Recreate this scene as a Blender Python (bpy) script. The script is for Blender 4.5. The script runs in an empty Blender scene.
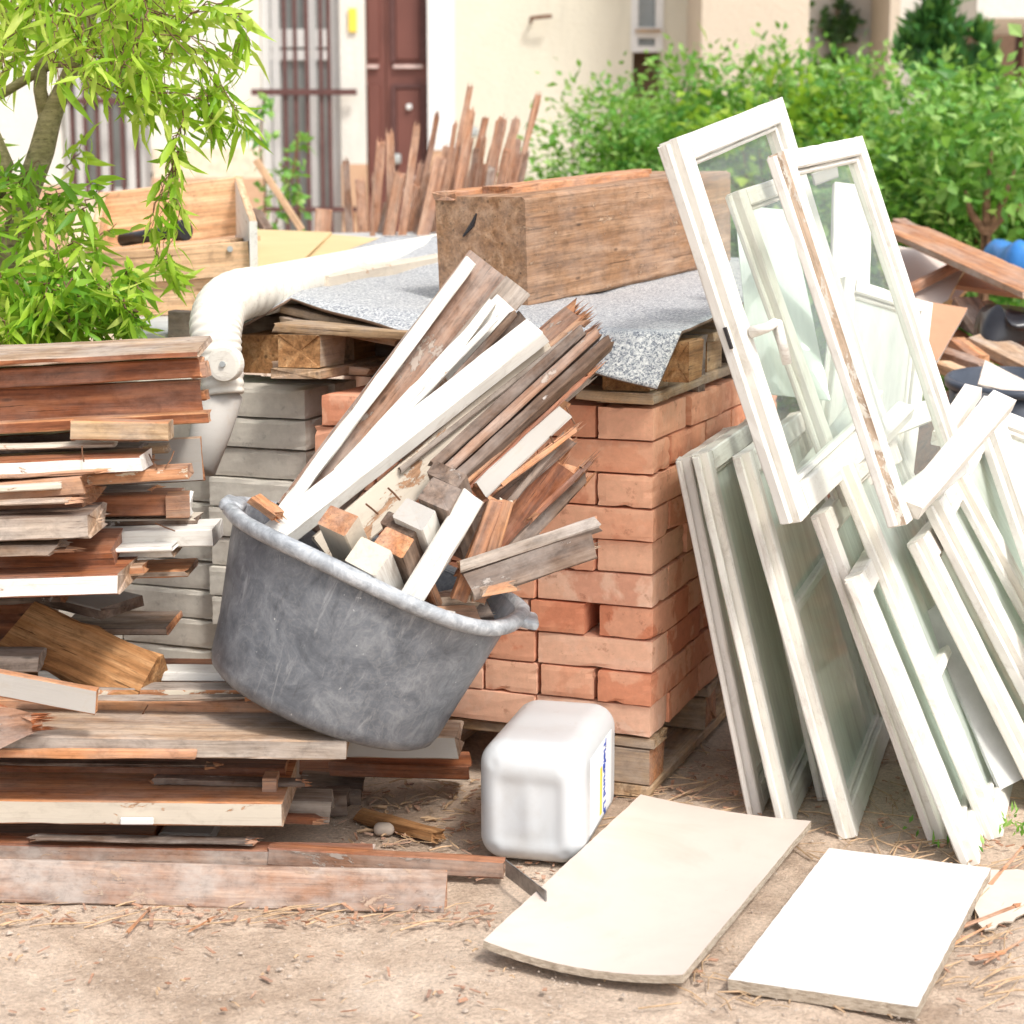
import bpy, bmesh, math, random
import numpy as np
from mathutils import Vector, Matrix, noise
R = random.Random(7)
rad = math.radians
S = bpy.context.scene
COL = S.collection
# ------------------------------------------------------------------ camera
F = 1809.0; PITCH = rad(9.8); CAMZ = 1.2
cd = bpy.data.cameras.new('camera'); cam = bpy.data.objects.new('camera', cd); COL.objects.link(cam)
cam.location = (0, 0, CAMZ); cam.rotation_euler = (math.pi/2 - PITCH, 0, 0)
cd.sensor_width = 36; cd.lens = 36*F/1024; cd.clip_start = .05; cd.clip_end = 500
cd.dof.use_dof = True; cd.dof.focus_distance = 3.45; cd.dof.aperture_fstop = 5.2
S.camera = cam
# ------------------------------------------------------------------ light
SUN = Vector((.42, -.62, 1.0)).normalized()
w = bpy.data.worlds.new('World'); S.world = w; w.use_nodes = True
nt = w.node_tree; nt.nodes.clear()
sky = nt.nodes.new('ShaderNodeTexSky'); sky.sky_type = 'NISHITA'; sky.sun_disc = False
sky.sun_elevation = math.asin(SUN.z); sky.sun_rotation = math.atan2(SUN.x, SUN.y); sky.dust_density = 3; sky.air_density = 1
hs = nt.nodes.new('ShaderNodeHueSaturation'); hs.inputs['Saturation'].default_value = .35
bg = nt.nodes.new('ShaderNodeBackground'); bg.inputs[1].default_value = .15
wo = nt.nodes.new('ShaderNodeOutputWorld')
nt.links.new(sky.outputs[0], hs.inputs['Color']); nt.links.new(hs.outputs[0], bg.inputs[0]); nt.links.new(bg.outputs[0], wo.inputs[0])
sl = bpy.data.lights.new('sun', 'SUN'); sl.energy = 1.7; sl.angle = rad(10); sl.color = (1, .955, .90)
so = bpy.data.objects.new('sun', sl); COL.objects.link(so)
so.rotation_euler = (-SUN).to_track_quat('-Z', 'Y').to_euler(); so.location = (3, -4, 8)
S.view_settings.view_transform = 'Standard'; S.view_settings.look = 'None'
S.view_settings.exposure = 0.80
S.cycles.transparent_max_bounces = 32; S.view_settings.gamma = 1
S.render.resolution_x = S.render.resolution_y = 1024
# ------------------------------------------------------------------ pixel to point
cT, sT = math.cos(PITCH), math.sin(PITCH)
def ray(x, y):
    a = (x-512)/F; b = (512-y)/F
    return Vector((a, cT + b*sT, -sT + b*cT))
def P(x, y, Y):
    d = ray(x, y); return Vector((0, 0, CAMZ)) + d*(Y/d.y)
def G(x, y, z=0.0):
    d = ray(x, y); return Vector((0, 0, CAMZ)) + d*((z-CAMZ)/d.z)
def SL(x, y, off=0.0):          # on the sloping roofing sheet z = .93+.08(Y-3.6)
    d = ray(x, y); t = (.93+off-.288-CAMZ)/(d.z-.08*d.y)
    return Vector((0, 0, CAMZ)) + d*t
# ------------------------------------------------------------------ material helpers
def newmat(name):
    m = bpy.data.materials.new(name); m.use_nodes = True; t = m.node_tree; t.nodes.clear()
    return m, t
class N:
    def __init__(s, t): s.t = t
    def n(s, ty, **k):
        o = s.t.nodes.new('ShaderNode'+ty)
        for a, v in k.items(): setattr(o, a, v)
        return o
    def l(s, a, b): s.t.links.new(a, b)
    def set(s, o, i, v):
        if hasattr(v, 'is_output'): s.l(v, o.inputs[i])
        else: o.inputs[i].default_value = v
    def coords(s, scale=(1, 1, 1), rnd=True, which='Object'):
        tc = s.n('TexCoord'); mp = s.n('Mapping'); s.l(tc.outputs[which], mp.inputs[0]); mp.inputs['Scale'].default_value = scale
        if rnd:
            oi = s.n('ObjectInfo'); mu = s.n('Vector_Math' if 0 else 'VectorMath', operation='SCALE'); cx = s.n('CombineXYZ')
            s.l(oi.outputs['Random'], cx.inputs[0]); s.l(oi.outputs['Random'], cx.inputs[1]); s.l(oi.outputs['Random'], cx.inputs[2])
            s.l(cx.outputs[0], mu.inputs[0]); mu.inputs['Scale'].default_value = 37; s.l(mu.outputs[0], mp.inputs['Location'])
        return mp.outputs[0]
    def noise(s, v, scale, detail=6, rough=.6, dist=0):
        o = s.n('TexNoise'); s.l(v, o.inputs['Vector']); o.inputs['Scale'].default_value = scale
        o.inputs['Detail'].default_value = detail; o.inputs['Roughness'].default_value = rough; o.inputs['Distortion'].default_value = dist
        return o.outputs['Fac']
    def ramp(s, f, stops, interp='LINEAR'):
        o = s.n('ValToRGB'); o.color_ramp.interpolation = interp; e = o.color_ramp.elements
        while len(e) < len(stops): e.new(.5)
        for k, (p, c) in enumerate(stops):
            e[k].position = p; e[k].color = (c, c, c, 1) if not isinstance(c, tuple) else (*c, 1)
        s.l(f, o.inputs[0]); return o.outputs[0]
    def mix(s, f, a, b, bt='MIX'):
        o = s.n('Mix', data_type='RGBA', blend_type=bt)
        s.set(o, 0, f)
        for i, v in ((6, a), (7, b)):
            s.set(o, i, (*v, 1) if isinstance(v, tuple) else v)
        return o.outputs[2]
    def math(s, op, a, b=0.0):
        o = s.n('Math', operation=op); s.set(o, 0, a); s.set(o, 1, b); return o.outputs[0]
    def out(s, col, rough=.8, bump=None, bs=.3, bd=.003, spec=.3, **kw):
        b = s.n('BsdfPrincipled'); s.set(b, 'Base Color', (*col, 1) if isinstance(col, tuple) else col); s.set(b, 'Roughness', rough)
        b.inputs['Specular IOR Level'].default_value = spec
        for k, v in kw.items(): s.set(b, k, v)
        if bump is not None:
            bu = s.n('Bump'); bu.inputs['Strength'].default_value = bs; bu.inputs['Distance'].default_value = bd
            s.l(bump, bu.inputs['Height']); s.l(bu.outputs[0], b.inputs['Normal'])
        o = s.n('OutputMaterial'); s.l(b.outputs[0], o.inputs[0]); return b
def wood(name, dark, mid, light, paint=None, cover=.5, grey=0.0, rough=.75, bump=.5, dirt=.3):
    m, t = newmat(name); n = N(t)
    v = n.coords((1.3, 16, 16)); v2 = n.coords((4, 170, 170)); v3 = n.coords((1, 1.6, 1.6)); v4 = n.coords((2.4, 5, 5))
    g = n.noise(v, 2.0, 8, .65, .6); fi = n.noise(v2, 1.0, 4, .7); bl = n.noise(v3, 6, 6, .65)
    c = n.ramp(g, [(.28, dark), (.48, mid), (.7, light)])
    c = n.mix(.55, c, n.ramp(fi, [(.3, .2), (.5, .85), (.75, 1.45)]), 'MULTIPLY')
    kn = n.n('TexVoronoi'); n.l(n.coords((2.2, 7, 7)), kn.inputs['Vector']); kn.inputs['Scale'].default_value = 3.2
    kr = n.ramp(kn.outputs['Distance'], [(.05, 1.0), (.11, 0.0)])
    c = n.mix(n.math('MULTIPLY', kr, .75), c, tuple(x*.35 for x in dark))
    ck = n.noise(n.coords((1.1, 55, 55)), 2.2, 5, .6, .3)
    crk = n.ramp(ck, [(.655, 0.0), (.675, 1.0)]); c = n.mix(n.math('MULTIPLY', crk, .7), c, tuple(x*.3 for x in dark))
    oi = n.n('ObjectInfo'); c = n.mix(.5, c, n.ramp(oi.outputs['Random'], [(0, (.75, .72, .7)), (.5, (1, 1, 1)), (1, (1.12, 1.0, .9))]), 'MULTIPLY')
    if grey: c = n.mix(n.math('MULTIPLY', n.ramp(bl, [(.4, 0.0), (.62, 1.0)]), grey), c, (.42, .37, .33))
    sp = n.noise(n.coords((6, 14, 14)), 4, 6, .75)
    c = n.mix(n.math('MULTIPLY', n.ramp(sp, [(.62, 0.0), (.68, 1.0)]), dirt), c, (.10, .065, .045))
    gr = n.noise(n.coords((9, 14, 14)), 3.2, 7, .75, .4); c = n.mix(.55, c, n.ramp(gr, [(.32, .42), (.5, 1.0), (.7, 1.25)]), 'MULTIPLY')
    h = n.math('SUBTRACT', n.math('ADD', n.math('MULTIPLY', fi, .8), g), n.math('MULTIPLY', crk, .6))
    ro = rough
    if paint:
        pn = n.noise(v4, 5, 9, .72, .4)
        th = .5 + (.5-cover)*.5
        pm = n.ramp(pn, [(th-.012, 0.0), (th+.012, 1.0)])
        pc = n.mix(n.math('MULTIPLY', n.ramp(bl, [(.45, 0.0), (.75, 1.0)]), .35), paint, tuple(x*.72 for x in paint))
        st = n.noise(n.coords((2, 40, 40)), 2, 6, .7)
        pc = n.mix(n.math('MULTIPLY', n.ramp(st, [(.55, 0.0), (.68, 1.0)]), .5), pc, (.42, .35, .28))
        gp = n.noise(n.coords((5, 9, 9)), 3, 8, .78, .6); pc = n.mix(n.math('MULTIPLY', n.ramp(gp, [(.53, 0.0), (.68, 1.0)]), .45), pc, (.40, .34, .27))
        c = n.mix(pm, c, pc)
        h = n.math('ADD', n.math('MULTIPLY', h, .5), n.math('MULTIPLY', pm, .7))
    n.out(c, ro, h, bump, .002)
    return m
M = {}
M['rust'] = wood('varnished_brown_wood', (.085, .027, .011), (.27, .092, .038), (.46, .19, .085), grey=.18, rough=.5, bump=.7)
M['orange'] = wood('raw_pine', (.26, .095, .04), (.50, .225, .10), (.64, .36, .19), grey=.35, bump=.7)
M['brownpaint'] = wood('brown_painted_wood', (.14, .07, .042), (.29, .155, .095), (.46, .29, .20), paint=(.40, .33, .28), cover=.32, grey=.5, bump=.7)
M['grey'] = wood('weathered_grey_wood', (.12, .085, .06), (.31, .25, .20), (.52, .45, .38), grey=.6)
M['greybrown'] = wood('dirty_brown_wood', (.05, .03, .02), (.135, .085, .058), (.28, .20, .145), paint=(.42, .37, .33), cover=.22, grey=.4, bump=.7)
M['pale'] = wood('pale_weathered_wood', (.21, .12, .07), (.42, .28, .18), (.60, .46, .34), grey=.6, bump=.8, dirt=.5)
M['cream'] = wood('cream_painted_wood', (.30, .16, .08), (.45, .26, .15), (.6, .4, .26), paint=(.60, .53, .43), cover=.72, dirt=.5)
M['white'] = wood('white_painted_wood', (.34, .2, .12), (.5, .33, .22), (.62, .46, .33), paint=(.74, .72, .665), cover=.82, dirt=.5, bump=.6)
M['whiteclean'] = wood('clean_white_paint', (.5, .4, .3), (.6, .5, .4), (.7, .6, .5), paint=(.73, .71, .655), cover=1.03, bump=.35, dirt=.35)
M['sash'] = wood('old_sash_paint', (.42, .32, .24), (.56, .46, .37), (.68, .58, .48), paint=(.73, .705, .64), cover=1.02, dirt=.4, bump=.45)
M['sashdirty'] = wood('flaking_sash_paint', (.35, .25, .19), (.5, .4, .33), (.62, .53, .46), paint=(.72, .67, .61), cover=.92, dirt=.45, bump=.5)
M['sashedge'] = wood('bare_sash_edge', (.52, .38, .26), (.68, .54, .40), (.78, .66, .53), paint=(.80, .76, .67), cover=.92, bump=.3, dirt=.15)
M['sashtan'] = wood('bare_tan_sash_edge', (.46, .33, .23), (.62, .48, .36), (.74, .62, .49), paint=(.74, .70, .62), cover=.45, bump=.3, dirt=.2)
M['patchy'] = wood('patchy_orange_paint', (.36, .14, .06), (.54, .25, .12), (.66, .37, .21), paint=(.70, .63, .50), cover=.42)
M['greypaint'] = wood('grey_white_painted_wood', (.35, .22, .15), (.5, .35, .25), (.6, .45, .34), paint=(.43, .405, .37), cover=.92, dirt=.5)
M['ochre'] = wood('rough_sawn_ochre_wood', (.17, .075, .025), (.38, .19, .075), (.55, .33, .16), bump=1.0)
M['beam'] = wood('old_oak_beam', (.17, .08, .038), (.36, .195, .10), (.54, .34, .21), grey=.2, bump=1.0, paint=(.50, .33, .215), cover=.22)
M['pallet'] = wood('pallet_wood', (.24, .14, .07), (.44, .29, .16), (.6, .44, .28), grey=.5)
M['box'] = wood('planed_spruce', (.55, .32, .17), (.68, .44, .26), (.78, .56, .37), bump=.15, dirt=.1)
M['mottled'] = wood('mottled_pinkish_board', (.15, .075, .045), (.33, .19, .125), (.54, .38, .28), paint=(.42, .30, .22), cover=.3, grey=.8, bump=.5, dirt=.5)
M['stick'] = wood('split_lath_wood', (.20, .08, .04), (.42, .21, .12), (.63, .40, .27), grey=.3, bump=.7)

def plain(name, col, rough=.6, var=.12, scale=20, bs=.2, **k):
    m, t = newmat(name); n = N(t); v = n.coords(); f = n.noise(v, scale, 6, .65)
    c = n.mix(n.ramp(f, [(.35, 0.0), (.65, 1.0)]), tuple(x*(1-var) for x in col), tuple(min(1, x*(1+var)) for x in col))
    n.out(c, rough, f, bs, .002, **k); return m
def render_wall(name, col):
    m, t = newmat(name); n = N(t); v = n.coords(rnd=False, which='Object'); a = n.noise(v, .9, 7, .65, .4); b = n.noise(n.coords((3, 3, .35), False), 1.6, 6, .7); f = n.noise(v, 22, 5, .7)
    c = n.mix(n.ramp(a, [(.4, 0.0), (.7, .5)]), col, tuple(x*.82 for x in col)); c = n.mix(n.ramp(b, [(.55, 0.0), (.75, .35)]), c, tuple(x*.62 for x in col))
    n.out(c, .92, f, .9, .012); return m
def brickmat(name, a, b, c, d):
    m, t = newmat(name); n = N(t); v = n.coords(); oi = n.n('ObjectInfo')
    base = n.ramp(oi.outputs['Random'], [(0, a), (.3, b), (.75, c), (1, d)])
    bl = n.noise(v, 7, 5, .6, .4); f = n.noise(v, 60, 6, .7); sp = n.noise(v, 25, 5, .7)
    base = n.mix(n.math('MULTIPLY', n.ramp(bl, [(.50, 0.0), (.53, 1.0)]), .55), base, c)
    base = n.mix(n.math('MULTIPLY', n.ramp(bl, [(.36, 1.0), (.42, 0.0)]), .5), base, a)
    base = n.mix(n.math('MULTIPLY', n.ramp(sp, [(.60, 0.0), (.68, 1.0)]), .5), base, tuple(x*.55 for x in a))
    base = n.mix(.25, base, n.ramp(f, [(.3, .55), (.7, 1.25)]), 'MULTIPLY')
    n.out(base, .9, f, .5, .0015); return m
def board(name, col):
    m, t = newmat(name); n = N(t); v = n.coords((1, 1, 1), False); bl = n.noise(v, 7, 7, .7, .4); sp = n.noise(v, 70, 4, .7); sc = n.noise(n.coords((60, 5, 5), False), 1.5, 5, .7); st = n.noise(v, 2.6, 5, .6, 1)
    c = n.mix(n.ramp(bl, [(.45, 0.0), (.8, .45)]), col, tuple(x*.78 for x in col))
    c = n.mix(n.ramp(st, [(.56, 0.0), (.70, .35)]), c, (.42, .32, .24))
    c = n.mix(n.ramp(sp, [(.70, 0.0), (.74, .55)]), c, (.36, .28, .21)); c = n.mix(n.ramp(sc, [(.68, 0.0), (.73, .22)]), c, (.42, .35, .28))
    n.out(c, .5, bl, .15, .002, spec=.35); return m
M['brick'] = brickmat('orange_brick', (.57, .185, .095), (.71, .305, .175), (.80, .445, .29), (.83, .56, .42))
M['greybrick'] = brickmat('grey_sand_lime_brick', (.54, .49, .42), (.58, .53, .46), (.61, .565, .49), (.64, .60, .53))
# ground
m, t = newmat('sandy_dirt'); n = N(t); v = n.coords(rnd=False)
a = n.noise(v, 2.6, 8, .68, .6); b = n.noise(v, 14, 8, .7); c = n.noise(v, 120, 5, .7); d = n.noise(v, 45, 4, .6)
col = n.ramp(a, [(.33, (.42, .31, .225)), (.47, (.60, .465, .355)), (.66, (.72, .585, .465))])
col = n.mix(.45, col, n.ramp(b, [(.3, (.55, .5, .46)), (.6, (1.1, 1.08, 1.05))]), 'MULTIPLY')
col = n.mix(.42, col, n.ramp(c, [(.35, .45), (.6, 1.25)]), 'MULTIPLY'); col = n.mix(.28, col, n.ramp(n.noise(v, 260, 3, .7), [(.38, .6), (.6, 1.2)]), 'MULTIPLY')
col = n.mix(n.ramp(d, [(.68, 0.0), (.72, .8)]), col, (.66, .58, .50))
n.out(col, .95, n.math('ADD', n.math('ADD', b, n.math('MULTIPLY', c, .5)), n.math('MULTIPLY', n.noise(v, 300, 4, .7), .3)), .9, .012); M['dirt'] = m
# tub plastic
m, t = newmat('scuffed_black_plastic'); n = N(t); v = n.coords((1, 1, 1), False)
nz = n.n('TexNoise'); n.l(v, nz.inputs['Vector']); nz.inputs['Scale'].default_value = 9; nz.inputs['Detail'].default_value = 5
vv = n.mix(.30, v, nz.outputs['Color'])
vo = n.n('TexVoronoi', feature='DISTANCE_TO_EDGE'); n.l(vv, vo.inputs['Vector']); vo.inputs['Scale'].default_value = 30
vo2 = n.n('TexVoronoi', feature='DISTANCE_TO_EDGE'); n.l(vv, vo2.inputs['Vector']); vo2.inputs['Scale'].default_value = 47
cl = n.noise(v, 6, 6, .65); cl2 = n.noise(v, 16, 8, .75, .8)
line = n.math('MULTIPLY', n.ramp(vo.outputs['Distance'], [(0, 1.0), (.10, 0.0)]), n.ramp(cl, [(.38, 0.0), (.6, 1.0)]))
line2 = n.math('MULTIPLY', n.ramp(vo2.outputs['Distance'], [(0, 1.0), (.13, 0.0)]), n.ramp(cl2, [(.42, 0.0), (.62, .8)]))
c = n.ramp(cl2, [(.3, (.065, .073, .086)), (.52, (.135, .147, .165)), (.75, (.24, .255, .27))])
c = n.mix(n.math('MULTIPLY', line, .18), c, (.34, .34, .33)); c = n.mix(n.math('MULTIPLY', line2, .25), c, (.33, .33, .32))
scr = n.noise(n.coords((14, 14, 1.6), False), 3, 7, .75, .5); c = n.mix(n.ramp(scr, [(.57, 0.0), (.66, .5)]), c, (.34, .345, .35)); c = n.mix(n.ramp(scr, [(.33, .5), (.42, 0.0)]), c, (.05, .054, .062)); spl = n.noise(v, 34, 5, .75); c = n.mix(n.ramp(spl, [(.68, 0.0), (.70, .6)]), c, (.46, .45, .43)); spk = n.noise(v, 90, 3, .6); c = n.mix(n.ramp(spk, [(.72, 0.0), (.75, .7)]), c, (.6, .6, .58))
n.out(c, .42, cl2, .15, .002, spec=.5); M['tub'] = m
m, t = newmat('tub_rim_scuffed'); n = N(t); v = n.coords((1, 1, 1), False); f = n.noise(v, 22, 8, .75, .5)
n.out(n.ramp(f, [(.35, (.18, .19, .2)), (.52, (.36, .38, .4)), (.68, (.62, .63, .63))]), .4, f, .3, .002, spec=.5); M['rim'] = m
# roofing felt
m, t = newmat('speckled_roofing_felt'); n = N(t); v = n.coords(rnd=False)
f = n.noise(v, 190, 3, .7, 1.0); f2 = n.noise(v, 190, 2, .6)
c = n.ramp(f, [(.36, (.07, .08, .11)), (.46, (.28, .30, .33)), (.54, (.52, .52, .51)), (.7, (.68, .68, .65))])
c = n.mix(.25, c, n.ramp(f2, [(.35, .6), (.65, 1.25)]), 'MULTIPLY')
n.out(c, .5, f, .3, .002, spec=.6); M['felt'] = m
M['feltback'] = plain('felt_underside', (.17, .11, .075), .9)
# plastics etc
M['pvc'] = wood('weathered_white_pipe', (.55, .33, .24), (.66, .48, .38), (.7, .58, .48), paint=(.74, .70, .61), cover=1.0, bump=.15, dirt=.15)
m, t = newmat('translucent_white_canister'); n = N(t); v = n.coords(); f = n.noise(v, 6, 6, .65); g = n.noise(v, 40, 5, .7)
c = n.mix(n.ramp(f, [(.52, 0.0), (.75, .4)]), (.56, .575, .58), (.40, .36, .31)); c = n.mix(n.ramp(g, [(.64, 0.0), (.72, .3)]), c, (.4, .34, .28))
n.out(c, .32, g, .08, .001, spec=.5, **{'Subsurface Weight': .2, 'Subsurface Radius': (.05, .05, .05), 'Subsurface Scale': .3}); M['can'] = m
M['labelwhite'] = plain('label_white', (.84, .85, .86), .4, .03)
M['blue'] = plain('label_blue', (.05, .10, .42), .4, .05)
M['yellow'] = plain('label_yellow', (.85, .62, .08), .4, .05)
M['fibre'] = board('cream_fibreboard', (.64, .545, .475))
M['whiteboard'] = board('white_laminate', (.70, .675, .64))
m, t = newmat('crumbly_board_edge'); n = N(t); v = n.coords((60, 60, 300)); f = n.noise(v, 1, 6, .75)
n.out(n.ramp(f, [(.3, (.22, .17, .12)), (.55, (.48, .4, .31)), (.75, (.66, .58, .47))]), .9, f, .9, .003); M['chip'] = m
M['steel'] = plain('scratched_steel', (.30, .29, .28), .4, .3, 40, Metallic=.8)
M['iron'] = plain('brown_iron_bar', (.10, .045, .04), .6, .2)
M['door'] = plain('oxblood_door_paint', (.15, .058, .045), .4, .08, 4)
M['doorlight'] = plain('worn_door_ledge', (.62, .48, .44), .5)
M['wallwhite'] = render_wall('white_render', (.69, .67, .61))
M['wallcream'] = render_wall('cream_render', (.67, .635, .52))
M['wallbeige'] = render_wall('beige_render', (.58, .50, .395))
M['wallgrey'] = render_wall('grey_render', (.47, .43, .38))
M['socle'] = render_wall('ochre_plinth', (.54, .35, .225))
M['rough'] = plain('roughcast_band', (.66, .57, .44), .95, .16, 14, .9)
M['winwhite'] = plain('window_paint', (.70, .70, .68), .5, .04)
M['darkglass'] = plain('dark_window_glass', (.20, .21, .20), .12, .15, 3, .05, spec=.8)
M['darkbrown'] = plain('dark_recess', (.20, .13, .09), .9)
M['blackplastic'] = plain('black_plastic', (.02, .02, .024), .3, .2, spec=.5)
M['bluetarp'] = plain('blue_tarpaulin', (.04, .19, .50), .4, .18, 12, .5)
M['darkpot'] = plain('dark_blue_grey_plastic', (.055, .065, .085), .35, .2, 8)
M['card'] = plain('yellow_cardboard', (.60, .44, .23), .8, .05, 4)
M['hardboard'] = plain('brown_hardboard', (.50, .27, .16), .7, .08, 4)
M['beigecloth'] = plain('beige_cloth', (.62, .53, .45), .9, .08, 12)
M['stone'] = plain('pebble_grey', (.40, .33, .27), .9, .15, 20)
M['zinc'] = plain('grey_zinc_pipe', (.36, .38, .37), .5, .08)
M['greysheet'] = plain('grey_cement_sheet', (.48, .48, .46), .85, .12, 12)
M['straw'] = plain('straw', (.44, .30, .18), .8, .3, 30)
M['rusty'] = plain('rusty_nail', (.18, .09, .05), .6, .3, Metallic=.4)
def leafmat(name, a, b, c, tr=.45):
    m, t = newmat(name); n = N(t); ge = n.n('NewGeometry')
    col = n.ramp(ge.outputs['Random Per Island'], [(0, a), (.5, b), (1, c)])
    d = n.n('BsdfPrincipled'); n.l(col, d.inputs['Base Color']); d.inputs['Roughness'].default_value = .45; d.inputs['Specular IOR Level'].default_value = .4
    tl = n.n('BsdfTranslucent'); n.l(n.mix(.5, col, (.35, .55, .03), 'MIX'), tl.inputs[0])
    mx = n.n('MixShader'); mx.inputs[0].default_value = tr; n.l(d.outputs[0], mx.inputs[1]); n.l(tl.outputs[0], mx.inputs[2])
    o = n.n('OutputMaterial'); n.l(mx.outputs[0], o.inputs[0]); return m
M['willow'] = leafmat('willow_leaf', (.20, .40, .02), (.42, .62, .05), (.66, .76, .16), .5)
M['willowdark'] = leafmat('painted_shade_willow_leaf', (.10, .27, .02), (.20, .42, .03), (.34, .56, .06), .45)  # willow leaf again, with shade painted in as a darker green
M['hedge'] = leafmat('hedge_leaf', (.05, .19, .035), (.18, .43, .08), (.44, .64, .22), .45)
M['hedgelime'] = leafmat('lime_leaf', (.18, .36, .03), (.32, .50, .05), (.45, .6, .08), .45)
M['conifer'] = leafmat('conifer_needle', (.03, .11, .03), (.05, .17, .04), (.09, .24, .06), .15)
M['ivy'] = leafmat('ivy_leaf', (.02, .05, .015), (.035, .09, .02), (.06, .15, .03), .15)
M['bark'] = wood('willow_bark', (.12, .11, .05), (.23, .21, .10), (.34, .30, .17), bump=.3)
M['twig'] = wood('brown_twig', (.10, .05, .03), (.2, .11, .06), (.32, .2, .12))
def glassmat(name, dust_sheen, tint, gl=.14):
    m, t = newmat(name); n = N(t); v = n.coords((1, 1, 1))
    tl = n.n('BsdfTranslucent'); tl.inputs[0].default_value = (.82, .90, .82, 1); tr = n.n('BsdfTransparent'); tr.inputs[0].default_value = (*tint, 1)
    g = n.n('BsdfGlossy'); g.inputs['Roughness'].default_value = .03; g.inputs[0].default_value = (.95, 1, .97, 1)
    df = n.n('BsdfDiffuse'); df.inputs[0].default_value = (.85, .90, .84, 1)
    lw = n.n('LayerWeight'); fcp = n.math('POWER', lw.outputs['Facing'], 4.0)
    f = n.noise(n.coords((9, 1.3, 1)), 2, 6, .7); fd = n.math('MULTIPLY', n.ramp(f, [(.3, .75), (.75, 1.25)]), dust_sheen)
    m0 = n.n('MixShader'); m0.inputs[0].default_value = .5; n.l(df.outputs[0], m0.inputs[1]); n.l(tl.outputs[0], m0.inputs[2])
    m1 = n.n('MixShader'); n.l(fd, m1.inputs[0]); n.l(tr.outputs[0], m1.inputs[1]); n.l(m0.outputs[0], m1.inputs[2])
    m2 = n.n('MixShader'); n.l(n.math('ADD', n.math('MULTIPLY', fcp, .30 if dust_sheen < .5 else .16), .05), m2.inputs[0]); n.l(m1.outputs[0], m2.inputs[1]); n.l(g.outputs[0], m2.inputs[2])
    o = n.n('OutputMaterial'); n.l(m2.outputs[0], o.inputs[0]); return m
M['glass'] = glassmat('clear_window_glass', .16, (.93, .97, .94))
M['glassdustsheen'] = glassmat('dust_and_painted_sheen_glass', .93, (.90, .95, .91))  # milky green: dust plus hedge and sky reflection put into the colour
# ------------------------------------------------------------------ object helpers
def tag(o, label=None, cat=None, group=None, kind=None):
    if label: o['label'] = label
    if cat: o['category'] = cat
    if group: o['group'] = group
    if kind: o['kind'] = kind
    return o
def empty(name, loc, label, cat, group=None):
    o = bpy.data.objects.new(name, None); COL.objects.link(o); o.location = loc; o.empty_display_size = .05
    return tag(o, label, cat, group)
def link(name, me, mats, parent=None, mw=None, smooth=False):
    for mm in mats: me.materials.append(mm)
    if smooth: me.polygons.foreach_set('use_smooth', [True]*len(me.polygons))
    o = bpy.data.objects.new(name, me); COL.objects.link(o)
    if mw is not None: o.matrix_world = mw
    if parent:
        o.parent = parent
        o.matrix_parent_inverse = Matrix.Translation(parent.location).inverted() if parent.parent is None and parent.type == 'EMPTY' else parent.matrix_world.inverted()
    return o
def mesh(name, vs, fs, mi=None):
    me = bpy.data.meshes.new(name); me.from_pydata([tuple(v) for v in vs], [], fs); 
    if mi: me.polygons.foreach_set('material_index', mi)
    me.update(); return me
def frame(x, up):
    x = Vector(x).normalized(); up = Vector(up); y = up.cross(x).normalized(); z = x.cross(y)
    return x, y, z
def mat_from(o, x, y, z):
    return Matrix(((x.x, y.x, z.x, o.x), (x.y, y.y, z.y, o.y), (x.z, y.z, z.z, o.z), (0, 0, 0, 1)))
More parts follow.
